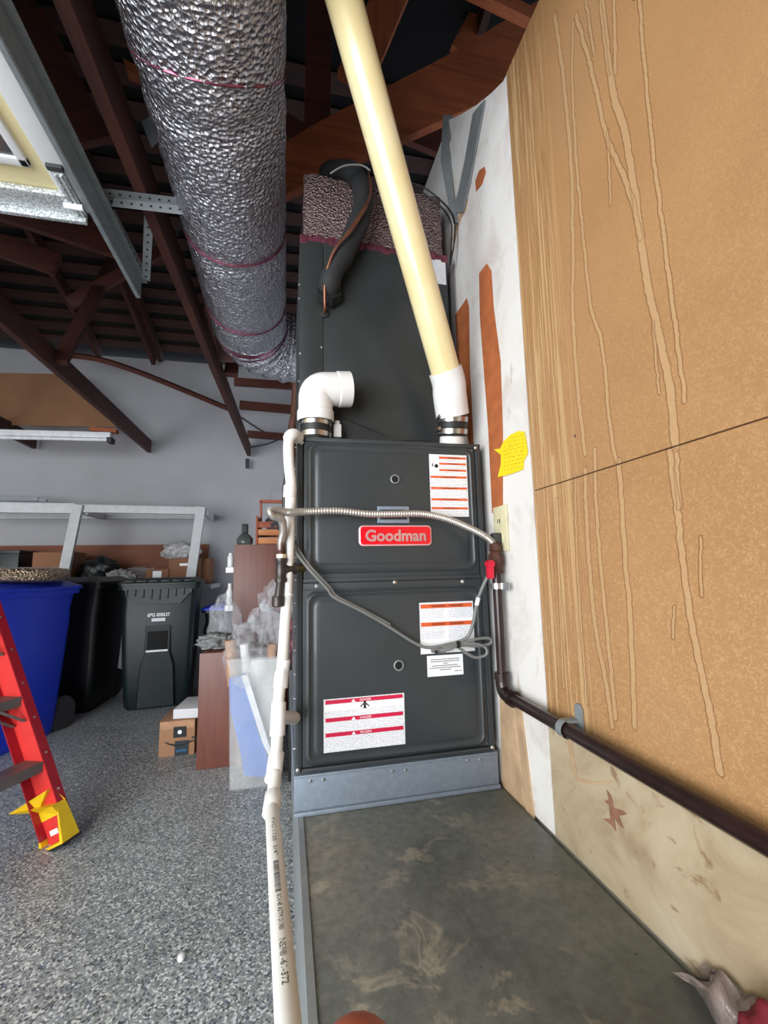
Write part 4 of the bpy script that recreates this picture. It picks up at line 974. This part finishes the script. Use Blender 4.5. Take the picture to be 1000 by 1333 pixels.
# bronze foil disc on the blue cart
dcx = Vector((-1.79, 3.36, 1.032))
mb = MB().lathe([(.28, .0), (.325, .015), (.34, .05), (.325, .085), (.26, .095), (.10, .098), (.0, .098)], dcx, (0, 0, 1), 48)
for v in mb.bm.verts: v.co += Vector((1, 1, 1))*0+Vector((0, 0, noise.noise(v.co*14)*.008))
tag(obj('foil_disc', mb, 'foil_gold', smooth=70), 'round flat bronze foil wrapped disc lying on the blue cart', 'foil disc')

# ============================================================ WHITE SHELF UNIT
SY = 4.62
sh = thing('shelf_frame', PY(180, 700, SY), 'white painted wooden shelf frame against the back wall with leaning posts', 'shelf')
def sbar(p, q, ww=.04, hh=.1, name='rail', lab=None, mat='white_paint'): return obj(name, MB().bar(p, q, ww, hh, (0, 0, 1), .003), mat, sh, lab)
sbar(PY(-60, 660, SY), PY(99, 662, SY), .04, .095); sbar(PY(107, 662, SY), PY(263, 665, SY), .04, .075)
sbar(PY(268, 666, SY+.02), PY(276, 674, SY+.62), .04, .08, 'side_rail')
sbar(PY(111, 666, SY+.02), PY(134, 673, SY+.62), .04, .06, 'side_rail')
sbar(PY(-60, 672, SY+.62), PY(276, 672, SY+.62), .03, .06, 'rear_rail')
def post(px_t, px_b, wd=.085):
    a, b = PY(*px_t, SY-.035), PY(*px_b, SY-.035); d = (b-a).normalized()
    b2 = a+d*((a.z-.0)/-d.z)
    obj('post', MB().bar(a, b2, .085, .04, (0, 1, 0), .003), 'white_paint', sh)
post((102, 657), (83, 748)); post((262, 660), (247, 762))
sz = PY(200, 763, SY).z
obj('shelf_board', MB().box(-3.4, -.72, SY+.01, 5.27, sz-.045, sz, .002), 'white_paint', sh)
obj('back_board', MB().box(-3.4, PY(271, 730, 5.26).x, 5.255, 5.285, sz+.001, PY(200, 709, 5.26).z, .002), 'shelf_back', sh, 'stained brown plywood back board')
obj('end_board', MB().prism([tuple(PY(a, b, 5.2)) for a, b in [(268, 737), (277, 728), (271, 765), (262, 768)]], (0, .03, 0)), 'shelf_back', sh)
tag(obj('long_rod', MB().bar(PY(-60, 649, 4.9), PY(50, 650, 4.9), .03, .035, (0, 0, 1)).bar(PY(50, 650.5, 4.9), PY(61, 651.5, 4.9), .02, .02, (0, 0, 1)), 'strap'), 'long grey metal bar lying on top of the white shelf frame', 'metal bar')
def box_px(name, a, b, y, dep, mat, label, cat='box', lidf=True, base_z=None):
    p0, p1 = PY(*a, y), PY(*b, y); z0 = base_z if base_z is not None else p1.z
    r = thing(name, ((p0.x+p1.x)/2, y, z0), label, cat)
    obj('carton', MB().box(p0.x, p1.x, y, y+dep, z0+.001, p0.z, .004), mat, r)
    return r, p0, p1, z0
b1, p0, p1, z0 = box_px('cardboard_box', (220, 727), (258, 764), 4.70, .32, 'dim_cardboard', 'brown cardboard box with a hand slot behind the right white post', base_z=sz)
obj('hand_hole', MB().box((p0.x+p1.x)/2-.04, (p0.x+p1.x)/2+.04, 4.697, 4.703, p0.z-.075, p0.z-.05, .001), 'label_plain', b1)
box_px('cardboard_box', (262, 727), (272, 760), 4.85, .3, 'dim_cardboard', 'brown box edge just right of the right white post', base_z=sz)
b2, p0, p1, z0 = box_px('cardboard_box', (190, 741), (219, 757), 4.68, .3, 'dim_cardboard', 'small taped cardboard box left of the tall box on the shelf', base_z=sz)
obj('tape_patch', MB().box((p0.x+p1.x)/2-.04, (p0.x+p1.x)/2+.04, 4.677, 4.681, z0+.04, p0.z-.02, .0005), 'label_plain', b2)
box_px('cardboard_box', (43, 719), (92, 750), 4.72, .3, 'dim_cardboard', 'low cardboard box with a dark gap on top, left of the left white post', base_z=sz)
b4, p0, p1, z0 = box_px('storage_bin', (-50, 721), (22, 750), 4.72, .3, 'green_can', 'dark green storage tub at the left end of the shelf', 'storage tub', base_z=sz)
obj('tub_lid', MB().box(p0.x-.01, p1.x+.012, 4.705, 5.03, p0.z, p0.z+.03, .004), 'green_can', b4)
def blob(name, c, rx, ry, rz, mat, label, cat, seed=0, amp=.3, f=2.5, seg=28, flat=True):
    mb = MB(); c = Vector(c); bmesh.ops.create_icosphere(mb.bm, subdivisions=4, radius=1)
    for v in mb.bm.verts:
        n = v.co.copy(); k = 1+amp*noise.noise(n*f+Vector((seed, 0, 0)))+amp*.5*abs(noise.noise(n*f*2.6+Vector((0, seed, 0))))
        q = Vector((n.x*rx*k, n.y*ry*k, n.z*rz*k))
        if flat and q.z < -rz*.72: q.z = -rz*.72
        v.co = c+q
    o = obj(name, mb, mat, smooth=60); return tag(o, label, cat) if label else o
q = PY(238, 718, 4.85); blob('plastic_bag', (q.x-.02, 4.86, PY(238, 727, 4.70).z+.07), .17, .12, .10, 'dim_bag', 'crumpled white plastic bag on top of the tall cardboard box', 'plastic bag', 3)
q = PY(119, 742, 4.72); blob('black_bag', (q.x+.03, 4.84, sz+.115), .17, .14, .16, 'black_can', 'black plastic bag just right of the left white post', 'plastic bag', 5)
q = PY(152, 744, 4.72); blob('plastic_bag', (q.x, 4.80, sz+.07), .12, .10, .09, 'dim_bag', 'pale crumpled plastic bag in the middle of the shelf', 'plastic bag', 8, .5, 3.5)
q = PY(178, 742, 4.9); blob('plastic_bag', (q.x, 4.98, sz+.08), .17, .12, .10, 'clear_bag', 'clear plastic wrap beside the small taped box', 'plastic bag', 9, .5, 3.5)
tag(obj('white_tray', MB().box(PY(140, 750, 4.66).x, PY(186, 750, 4.66).x, 4.66, 4.70, sz+.001, sz+.028, .003), 'label_plain'), 'long thin white box on the shelf edge behind the green cart', 'box')
q = PY(92, 722, 4.9)

# back wall small outlet box above the basket
wv = PY(363, 643, 5.29); tag(obj('wall_box', MB().box(wv.x-.09, wv.x+.12, 5.285, 5.3, wv.z-.06, wv.z+.06, .003).box(wv.x-.07, wv.x+.10, 5.28, 5.286, wv.z-.045, wv.z+.045, .002), 'wall_grey'), 'small framed plate on the back wall above the wooden basket', 'wall plate')
for i, (a, b) in enumerate((((310, 541, 5.25), (372, 573, 5.25)), ((322, 583, 5.25), (376, 566, 5.25)))):
    tag(obj('hanging_cord', MB().tube(spline([PY(*a), PY((a[0]+b[0])/2, (a[1]+b[1])/2+(4 if i == 0 else 3), 5.25), PY(*b)], 8), .007, 6), 'wire_black'),
        ('upper' if i == 0 else 'lower')+' of two dark cords strung in front of the back wall', 'cord')
tag(obj('beam_bracket', MB().box(-.02, .02, -.02, .02, -.05, .06, .003, Matrix.Translation(PY(322, 604, 5.18))), 'grime'), 'small metal bracket at the end of the beam by the duct', 'bracket')

# ============================================================ BROWN CABINET, BASKET, JAR
KY = 3.25
k0, k1 = PY(305, 709, KY), PY(374, 702, KY)
cbn = thing('brown_cabinet', ((k0.x+k1.x)/2, KY, 0), 'tall reddish brown laminate cabinet left of the drain pipe', 'cabinet')
kz = k0.z
obj('side_panel', MB().box(k0.x, k1.x+.03, KY, KY+.02, 0, kz, .002), 'laminate', cbn)
obj('carcass', MB().box(k0.x+.012, k1.x+.025, KY+.021, KY+.40, .001, kz-.002, .002), 'laminate', cbn)
for py_ in (742, 792):
    zc = PY(300, py_, KY).z
    obj('shelf_lip', MB().box(k0.x-.055, k0.x-.001, KY+.01, KY+.30, zc-.02, zc+.02, .005), 'label_plain', cbn, 'white shelf edge sticking out at the left')
tag(obj('white_jar', MB().lathe([(.018, 0), (.022, .01), (.022, .07), (.014, .085), (.014, .1)], (k0.x-.028, KY+.05, PY(300, 742, KY).z+.021), (0, 0, 1), 14), 'pvc_white'), 'small white bottle on the upper white shelf lip of the brown cabinet', 'bottle')
tag(obj('white_jar', MB().lathe([(.02, 0), (.024, .01), (.024, .09), (.014, .12), (.014, .15)], (k0.x-.028, KY+.05, PY(300, 792, KY).z+.021), (0, 0, 1), 14), 'pvc_white'), 'taller white bottle on the lower white shelf lip of the brown cabinet', 'bottle')
# basket
b0, b1 = PY(334, 708, KY+.02), PY(374, 708, KY+.02)
bw = (b1.x-b0.x)/2+.03; bcx = b0.x+bw; by0, by1 = KY+.03, KY+.25
bk = thing('wooden_basket', (bcx, KY+.14, kz), 'wooden slatted carry basket with a tall handle on the brown cabinet', 'basket')
BH = .155
for k in range(2):
    z = kz+.003+k*.062
    obj('slat', MB().box(bcx-bw+.01, bcx+bw-.01, by0, by0+.010, z+.004, z+.048, .003), 'basket_slat', bk)
    obj('slat', MB().box(bcx-bw+.01, bcx+bw-.01, by1-.01, by1, z+.004, z+.048, .003), 'basket_slat', bk)
obj('top_slat', MB().box(bcx-bw+.01, bcx+bw-.01, by0-.002, by0+.010, kz+.125, kz+.17, .003), 'basket_wood', bk)
for sx in (-1, 1):
    obj('end_panel', MB().box(bcx+sx*bw-.008, bcx+sx*bw+.008, by0, by1, kz+.002, kz+.21, .003), 'basket_wood', bk)
    obj('handle_post', MB().box(bcx+sx*(bw-.022)-.008, bcx+sx*(bw-.022)+.008, KY+.12, KY+.15, kz+.1, kz+.335, .002), 'basket_wood', bk)
obj('handle_bar', MB().box(bcx-bw+.01, bcx+bw-.01, KY+.12, KY+.15, kz+.322, kz+.345, .003), 'basket_wood', bk)
obj('bottom', MB().box(bcx-bw+.01, bcx+bw-.01, by0+.01, by1-.01, kz+.002, kz+.012), 'basket_wood', bk)
blob('cloth_bundle', (bcx+.02, KY+.08, kz+.16), .10, .06, .09, 'grey_cloth', 'dark cloth bundle inside the wooden basket', 'cloth', 4)
j = PY(318, 704, KY+.02)
jr = thing('glass_jar', (j.x, KY+.07, kz), 'round clear glass jar with a tall black cap left of the basket', 'jar')
obj('jar_body', MB().lathe([(.045, .001), (.058, .015), (.058, .045), (.035, .075), (.022, .085)], (j.x, KY+.07, kz), (0, 0, 1), 20), 'jar_glass', jr)
obj('cap', MB().box(j.x-.022, j.x+.022, KY+.05, KY+.09, kz+.086, kz+.155, .004), 'black_ink', jr, 'black cap')

# lower brown board
l0, l1 = PY(261, 851, 2.70), PY(255, 1005, 2.70)
low_b = thing('low_cabinet', (-.40, 2.70, 0), 'low reddish brown laminate cabinet standing on the floor behind the plastic tote', 'cabinet')
obj('side_panel', MB().box(l1.x, -.14, 2.70, 2.72, .001, l0.z, .002), 'laminate', low_b)
obj('carcass', MB().box(l1.x+.01, -.14, 2.721, 3.05, .001, l0.z-.002, .002), 'laminate', low_b)
blob('grey_clutter', (-.40, 2.85, l0.z+.04), .10, .08, .05, 'towel_grey', 'heap of grey crinkled plastic on the low brown cabinet', 'plastic bag', 2, .4, 4)
q = PY(290, 820, 2.9); blob('plastic_bag', (q.x+.0, 2.98, l0.z+.10), .09, .07, .19, 'clear_bag', 'clear upright plastic bag standing left of the tall brown cabinet', 'plastic bag', 6, .4, 3)

# carton with a smile arrow, and white carton on it
a0, a1 = PY(208, 940, 2.93), PY(254, 988, 2.93)
sb = thing('shipping_box', ((a0.x+a1.x)/2, 2.93, 0), 'small brown shipping carton with a black curved arrow on the floor', 'box')
bx0_, bx1_ = a0.x, a1.x-.006; bz = a0.z
obj('carton', MB().box(bx0_, bx1_, 2.93, 3.17, .001, bz, .003), 'cardboard', sb)
obj('tape_strip', MB().box(bx0_+.002, bx1_-.002, 2.927, 2.93, bz-.045, bz-.002), 'paper_brown', sb)
cxs = (bx0_+bx1_)/2+.02
obj('black_sticker', MB().box(cxs-.04, cxs+.03, 2.925, 2.9285, bz-.095, bz-.035), 'black_ink', sb, 'black sticker with a pale spot')
obj('sticker_spot', MB().lathe([(.012, 0), (.012, .002)], (cxs-.005, 2.925, bz-.065), (0, -1, 0), 12), 'label_plain', sb)
mb = MB(); arc = [(cxs-.085+.17*k/12, 2.927, bz-.115-.022*math.sin(PI*(k/12)**.8)) for k in range(13)]
mb.tube(arc, [.002+.004*math.sin(PI*k/12) for k in range(13)], 6)
mb.bar((cxs+.062, 2.927, bz-.100), (cxs+.088, 2.927, bz-.108), .003, .008).bar((cxs+.086, 2.927, bz-.108), (cxs+.076, 2.927, bz-.13), .003, .006, (1, 0, 0))
obj('curved_arrow', mb, 'black_ink', sb)
ss = obj('blue_tape_label', MB().box(cxs-.03, cxs+.045, 2.925, 2.9285, .004, .085), 'card_tape', sb, 'dark tape with blue lettering')
text_obj('tape_lettering', 'prime', .02, 'blue_ink', ss, frame((cxs+.007, 2.9245, .03), (1, 0, 0), (0, 0, 1)), .0003, width=.055)
w0_, w1_ = PY(222, 936, 2.90), PY(262, 908, 3.2)
wb = MB().box(-.0, .26, 0, .26, 0, .055, .003, Matrix.Translation((w0_.x, 2.96, bz+.001)) @ Matrix.Rotation(math.radians(-6), 4, 'Z'))
tag(obj('white_box', wb, 'paper_white'), 'flat white carton lying on the brown shipping carton', 'box')

# ============================================================ PLASTIC TOTE WITH CONTENTS
TY = 2.40
t0, t1 = PY(294, 862, TY), PY(368, 1026, TY)
tx0, tx1, tt = PY(295, 940, TY).x, PY(372, 940, TY).x, PY(330, 862, TY).z
to = thing('plastic_tote', ((tx0+tx1)/2, TY, 0), 'tall milky plastic tote full of bags and rolls left of the drain pipe', 'plastic tote')
mb = MB().loft([rrect(tx0+.015, tx1-.015, TY+.01, TY+.262, .001, .025), rrect(tx0, tx1, TY, TY+.27, tt, .03), rrect(tx0-.012, tx1+.012, TY-.012, TY+.285, tt+.004, .03), rrect(tx0-.012, tx1+.012, TY-.012, TY+.285, tt+.022, .03),
                rrect(tx0+.004, tx1-.004, TY+.004, TY+.266, tt+.022, .03), rrect(tx0+.018, tx1-.018, TY+.014, TY+.256, .006, .025)], True)
obj('tote_wall', mb, 'tote', to)
bsx = [tuple(PY(a, b, TY+.035)) for a, b in [(298, 884), (318, 879), (325, 905), (335, 950), (350, 990), (352, 1012), (318, 1010), (312, 975), (300, 925)]]
tag(obj('blue_sheet', MB().prism(bsx, (0, .06, 0)), 'blue_bag'), 'folded blue sheet standing inside the plastic tote', 'blue sheet')
tag(obj('white_board', MB().prism([tuple(PY(a, b, TY+.028)) for a, b in [(314, 880), (322, 878), (352, 975), (350, 984), (342, 968)]], (0, .004, 0)), 'label_plain'), 'narrow white strip beside the blue sheet in the tote', 'strip')
tag(obj('display_board', MB().box(PY(326, 900, TY+.1).x, tx1-.03, TY+.1, TY+.25, .02, tt-.01, .004), 'pvc_grey'), 'pale panel standing at the back of the tote', 'panel')
for k, (a, b, c_, d_, r_, m_, l_) in enumerate(((304, 862, 300, 833, .030, 'paper_brown', 'brown paper roll at the left of the tote'), (324, 868, 318, 838, .026, 'pvc_white', 'white roll sticking out in the middle of the tote'), (350, 866, 356, 838, .028, 'paper_brown', 'brown roll leaning right in the tote by the drain pipe'))):
    tag(obj('paper_roll', MB().tube([PY(a, b+30, TY+.12+.02*k), PY(c_, d_, TY+.12+.02*k)], r_, 16), m_), l_, 'roll')
def bagf(u, v):
    th = u*2*PI; rx_ = (tx1-tx0)/2+.01; cx_ = (tx0+tx1)/2
    prof = [(1.06, -.12), (1.10, -.02), (1.02, .05), (.8, .13), (.45, .18), (.12, .20)]
    s_ = v*5; i = int(min(4, s_)); f = s_-i; k_ = prof[i][0]*(1-f)+prof[i+1][0]*f; z_ = prof[i][1]*(1-f)+prof[i+1][1]*f
    n = noise.noise(Vector((math.cos(th)*3, math.sin(th)*3, v*4)))*.045+noise.noise(Vector((math.cos(th)*9, math.sin(th)*9, v*11)))*.018
    return Vector((cx_+math.cos(th)*(rx_*k_+n), TY+.155+math.sin(th)*(.165*k_+n*.5), tt+z_+n+ (.10*v*max(0, math.cos(th)))))
tag(obj('plastic_bag', MB().grid(bagf, 80, 40), 'clear_bag', smooth=70), 'clear crinkled plastic bag draped over the top of the tote', 'plastic bag')
q = PY(355, 815, 2.5); blob('plastic_bag', (q.x+.02, 2.86, q.z), .13, .10, .20, 'clear_bag', 'clear film bag rising between the cabinet and the drain pipe', 'plastic bag', 12, .5, 3)
q = PY(379, 832, 2.5); blob("cloth_bundle", (tx1+.045, 2.53, PY(378, 872, 2.42).z+.125), .026, .06, .17, 'tape_magenta', 'sliver of purple fabric between drain pipe and furnace', 'cloth', 12, .3, 3)

tag(obj('dark_gap_filler', MB().box(tx1+.014, tx1+.09, 2.42, 2.68, .001, PY(378, 872, 2.42).z, .01), 'black_can'), 'added dark box filling the dark gap between drain pipe and furnace', 'box')  # added black box: darkens the gap by the drain pipe, carries the cloth
# ============================================================ LADDER
sd_ = Vector((-.40, -.917, 0)).normalized(); ln_ = Vector((-.94, .34, 0)).normalized()
F1 = Vector((-.875, 2.15, 0.0)); slope = math.radians(26)
rise = (ln_*math.sin(slope)+Vector((0, 0, 1))*math.cos(slope)).normalized()
acr = sd_.cross(rise).normalized()
ld_ = thing('step_ladder', F1, 'red fibreglass step ladder with grey steps and a yellow boot', 'ladder')
def rail_at(base, nm='rail'):
    a = base+rise*.045; b = base+rise*1.9
    o = obj(nm, MB().bar(a, b, .004, .085, acr), 'fibre_red', ld_, 'light red rail web')
    for s_ in (-1, 1):
        obj('rail_flange', MB().bar(a+acr*s_*.0425-sd_*(.02*s_*-1), b+acr*s_*.0425-sd_*(.02*s_*-1), .04, .005, acr), 'fibre_dark', o, 'deep red flange')
    rv = MB()
    for k in range(9):
        rv.lathe([(.005, 0), (.004, .004)], base+rise*(.2+k*.155)-acr*.045-sd_*.02, -acr, 8)
    obj('rivet', rv, 'chrome', o)['kind'] = 'stuff'
    return o
rail_at(F1); F2 = F1+sd_*.50; rail_at(F2)
def step_at(pz, dep=.085):
    c = F1+rise*(pz/rise.z); d2 = c+sd_*.5
    hor = Vector((ln_.x, ln_.y, 0)).normalized()
    so = obj('step', MB().bar(c+sd_*.004-hor*.005, d2-hor*.005, dep, .004, (0, 0, 1)).bar(c+sd_*.004+hor*dep*.5+Vector((0, 0, -.018)), d2+hor*dep*.5+Vector((0, 0, -.018)), .004, .038, (0, 0, 1)).bar(c+sd_*.004-hor*dep*.56+Vector((0, 0, -.018)), d2-hor*dep*.56+Vector((0, 0, -.018)), .004, .038, (0, 0, 1)), 'ladder_step', ld_)
    return c
zst = [PY(50, 1000, 2.12).z, PY(30, 912, 2.16).z, PY(8, 825, 2.2).z, PY(8, 825, 2.2).z+.3, PY(8, 825, 2.2).z+.6]
for z in zst: step_at(z)
for z in zst[1:3]:
    c = F1+rise*(z/rise.z)
    for s_ in (-1, 1):
        obj('brace', MB().bar(c+acr*s_*.03+sd_*.01-rise*.12, c+acr*s_*.03+sd_*.13-rise*.02, .003, .015, acr), 'ladder_step', ld_)
# rear rails further left, outside the frame, meet the front pair at the top
apex = F1+rise*1.9; rb = F1+ln_*1.25; rb.z = 0
for off in (0, .5):
    obj('rear_rail', MB().bar(rb+sd_*off, apex+sd_*off, .03, .06, ln_), 'fibre_dark', ld_)
obj('top_cap', MB().bar(apex-sd_*.03, apex+sd_*.53, .14, .06, (0, 0, 1), .01), 'yellow', ld_)
# yellow boots
for Fb, lab in ((F1, 'yellow plastic boot with a red centre'), (F2, None)):
    def q_(a, s_, r_): return Fb+acr*a+sd_*s_+rise*r_
    mb = MB()
    mb.loft([[q_(-.062, -.035, 0), q_(.062, -.035, 0), q_(.062, .045, 0), q_(-.062, .045, 0)], [q_(-.056, -.032, .015), q_(.056, -.032, .015), q_(.056, .036, .015), q_(-.056, .036, .015)]])
    for s_ in (-1, 1):
        mb.loft([[q_(s_*.060, -.034, .0), q_(s_*.060, .044, .0), q_(s_*.046, .044, 0), q_(s_*.046, -.034, 0)], [q_(s_*.050, -.032, .14), q_(s_*.050, .008, .14), q_(s_*.044, .008, .14), q_(s_*.044, -.032, .14)]])
    bt = obj('boot', mb, 'yellow', ld_, lab)
    obj('boot_centre', MB().bar(q_(0, .006, .016), q_(0, .006, .11), .085, .008, sd_), 'fibre_red', bt)
    obj('boot_sticker', MB().bar(q_(0, .011, .045), q_(0, .011, .065), .04, .001, sd_), 'label_plain', bt)
    obj('boot_top', MB().loft([[q_(-.050, .012, .11), q_(.050, .012, .11), q_(.050, -.03, .11), q_(-.050, -.03, .11)], [q_(-.05, .03, .15), q_(.045, .012, .15), q_(.045, -.03, .15), q_(-.05, -.03, .15)], [q_(.13, .05, .20), q_(-.04, .02, .215), q_(-.04, .0, .215), q_(.13, .035, .20)]]), 'yellow', bt)
    obj('foot_pad', MB().bar(q_(0, -.037, .002), q_(0, .047, .002), .124, .008, rise), 'rubber', bt)

# ============================================================ SMALL THINGS
pb = PZ(236, 1250, 0); mb = MB(); bmesh.ops.create_icosphere(mb.bm, subdivisions=2, radius=1)
for v in mb.bm.verts: v.co = Vector((pb.x+v.co.x*.011, pb.y+v.co.y*.016, .0085+v.co.z*.009))+Vector((1, 1, 1))*noise.noise(v.co*2)*.001
tag(obj('white_pebble', mb, 'pvc_white', smooth=70), 'small white lump lying alone on the speckled floor', 'pebble')
# crumpled bag and red cloth in the bottom right corner
bg = PZ(920, 1310, PT)
def cr(u, v):
    a = bg+Vector((-.0+.06*u, -.20*v+.04, 0))
    h = .012+.03*abs(noise.noise(Vector((u*5, v*5, 1))))+.03*math.sin(u*PI)*math.sin(v*PI)
    e = min(u, 1-u, v, 1-v)*5
    return Vector((min(a.x+noise.noise(Vector((u*3, v*4, 7)))*.03, WX-.012), a.y+noise.noise(Vector((u*4, v*3, 3)))*.03, PT+.003+h*min(1, e)))
tag(obj('crumpled_bag', MB().grid(cr, 40, 60), 'old_bag', smooth=70), 'crumpled pinkish translucent bag on the concrete in the bottom right corner', 'plastic bag')
rc = PZ(1010, 1325, PT); blob('red_cloth', (WX-.047, rc.y-.075, PT+.040), .03, .04, .045, 'cloth_red', 'dark red cloth at the very bottom right corner', 'cloth', 2)

# fingertip of the hand holding the camera, just reaching into the bottom of the view
fb = Vector((.014, .092, CAMZ-.0900)); fdn = Vector((.02, .30, 0))
ft = thing('fingertip', fb, 'orange-brown fingertip poking up at the bottom edge of the picture', 'finger')
up_ = Vector((0, -.25, 1)).normalized()
prof = [(-.075, .0088), (-.06, .0086), (-.045, .0084), (-.036, .0088), (-.028, .0083), (-.014, .0080), (-.006, .0074), (-.001, .0060), (.0025, .0038), (.0042, .0015)]
mb = MB().tube([fb+up_*a for a, r_ in prof], [r_*1.25 for a, r_ in prof], 20)
obj('finger', mb, 'skin', ft, smooth=80)
obj('nail', MB().loft([[fb+up_*a+Vector((x, .0088-abs(x)*.35+.0008*k, 0)) for a, x in ((-.016, -.0045), (-.016, .0045), (-.006, .004), (-.0045, 0), (-.006, -.004))] for k in (0, 1)]), 'nail', ft)
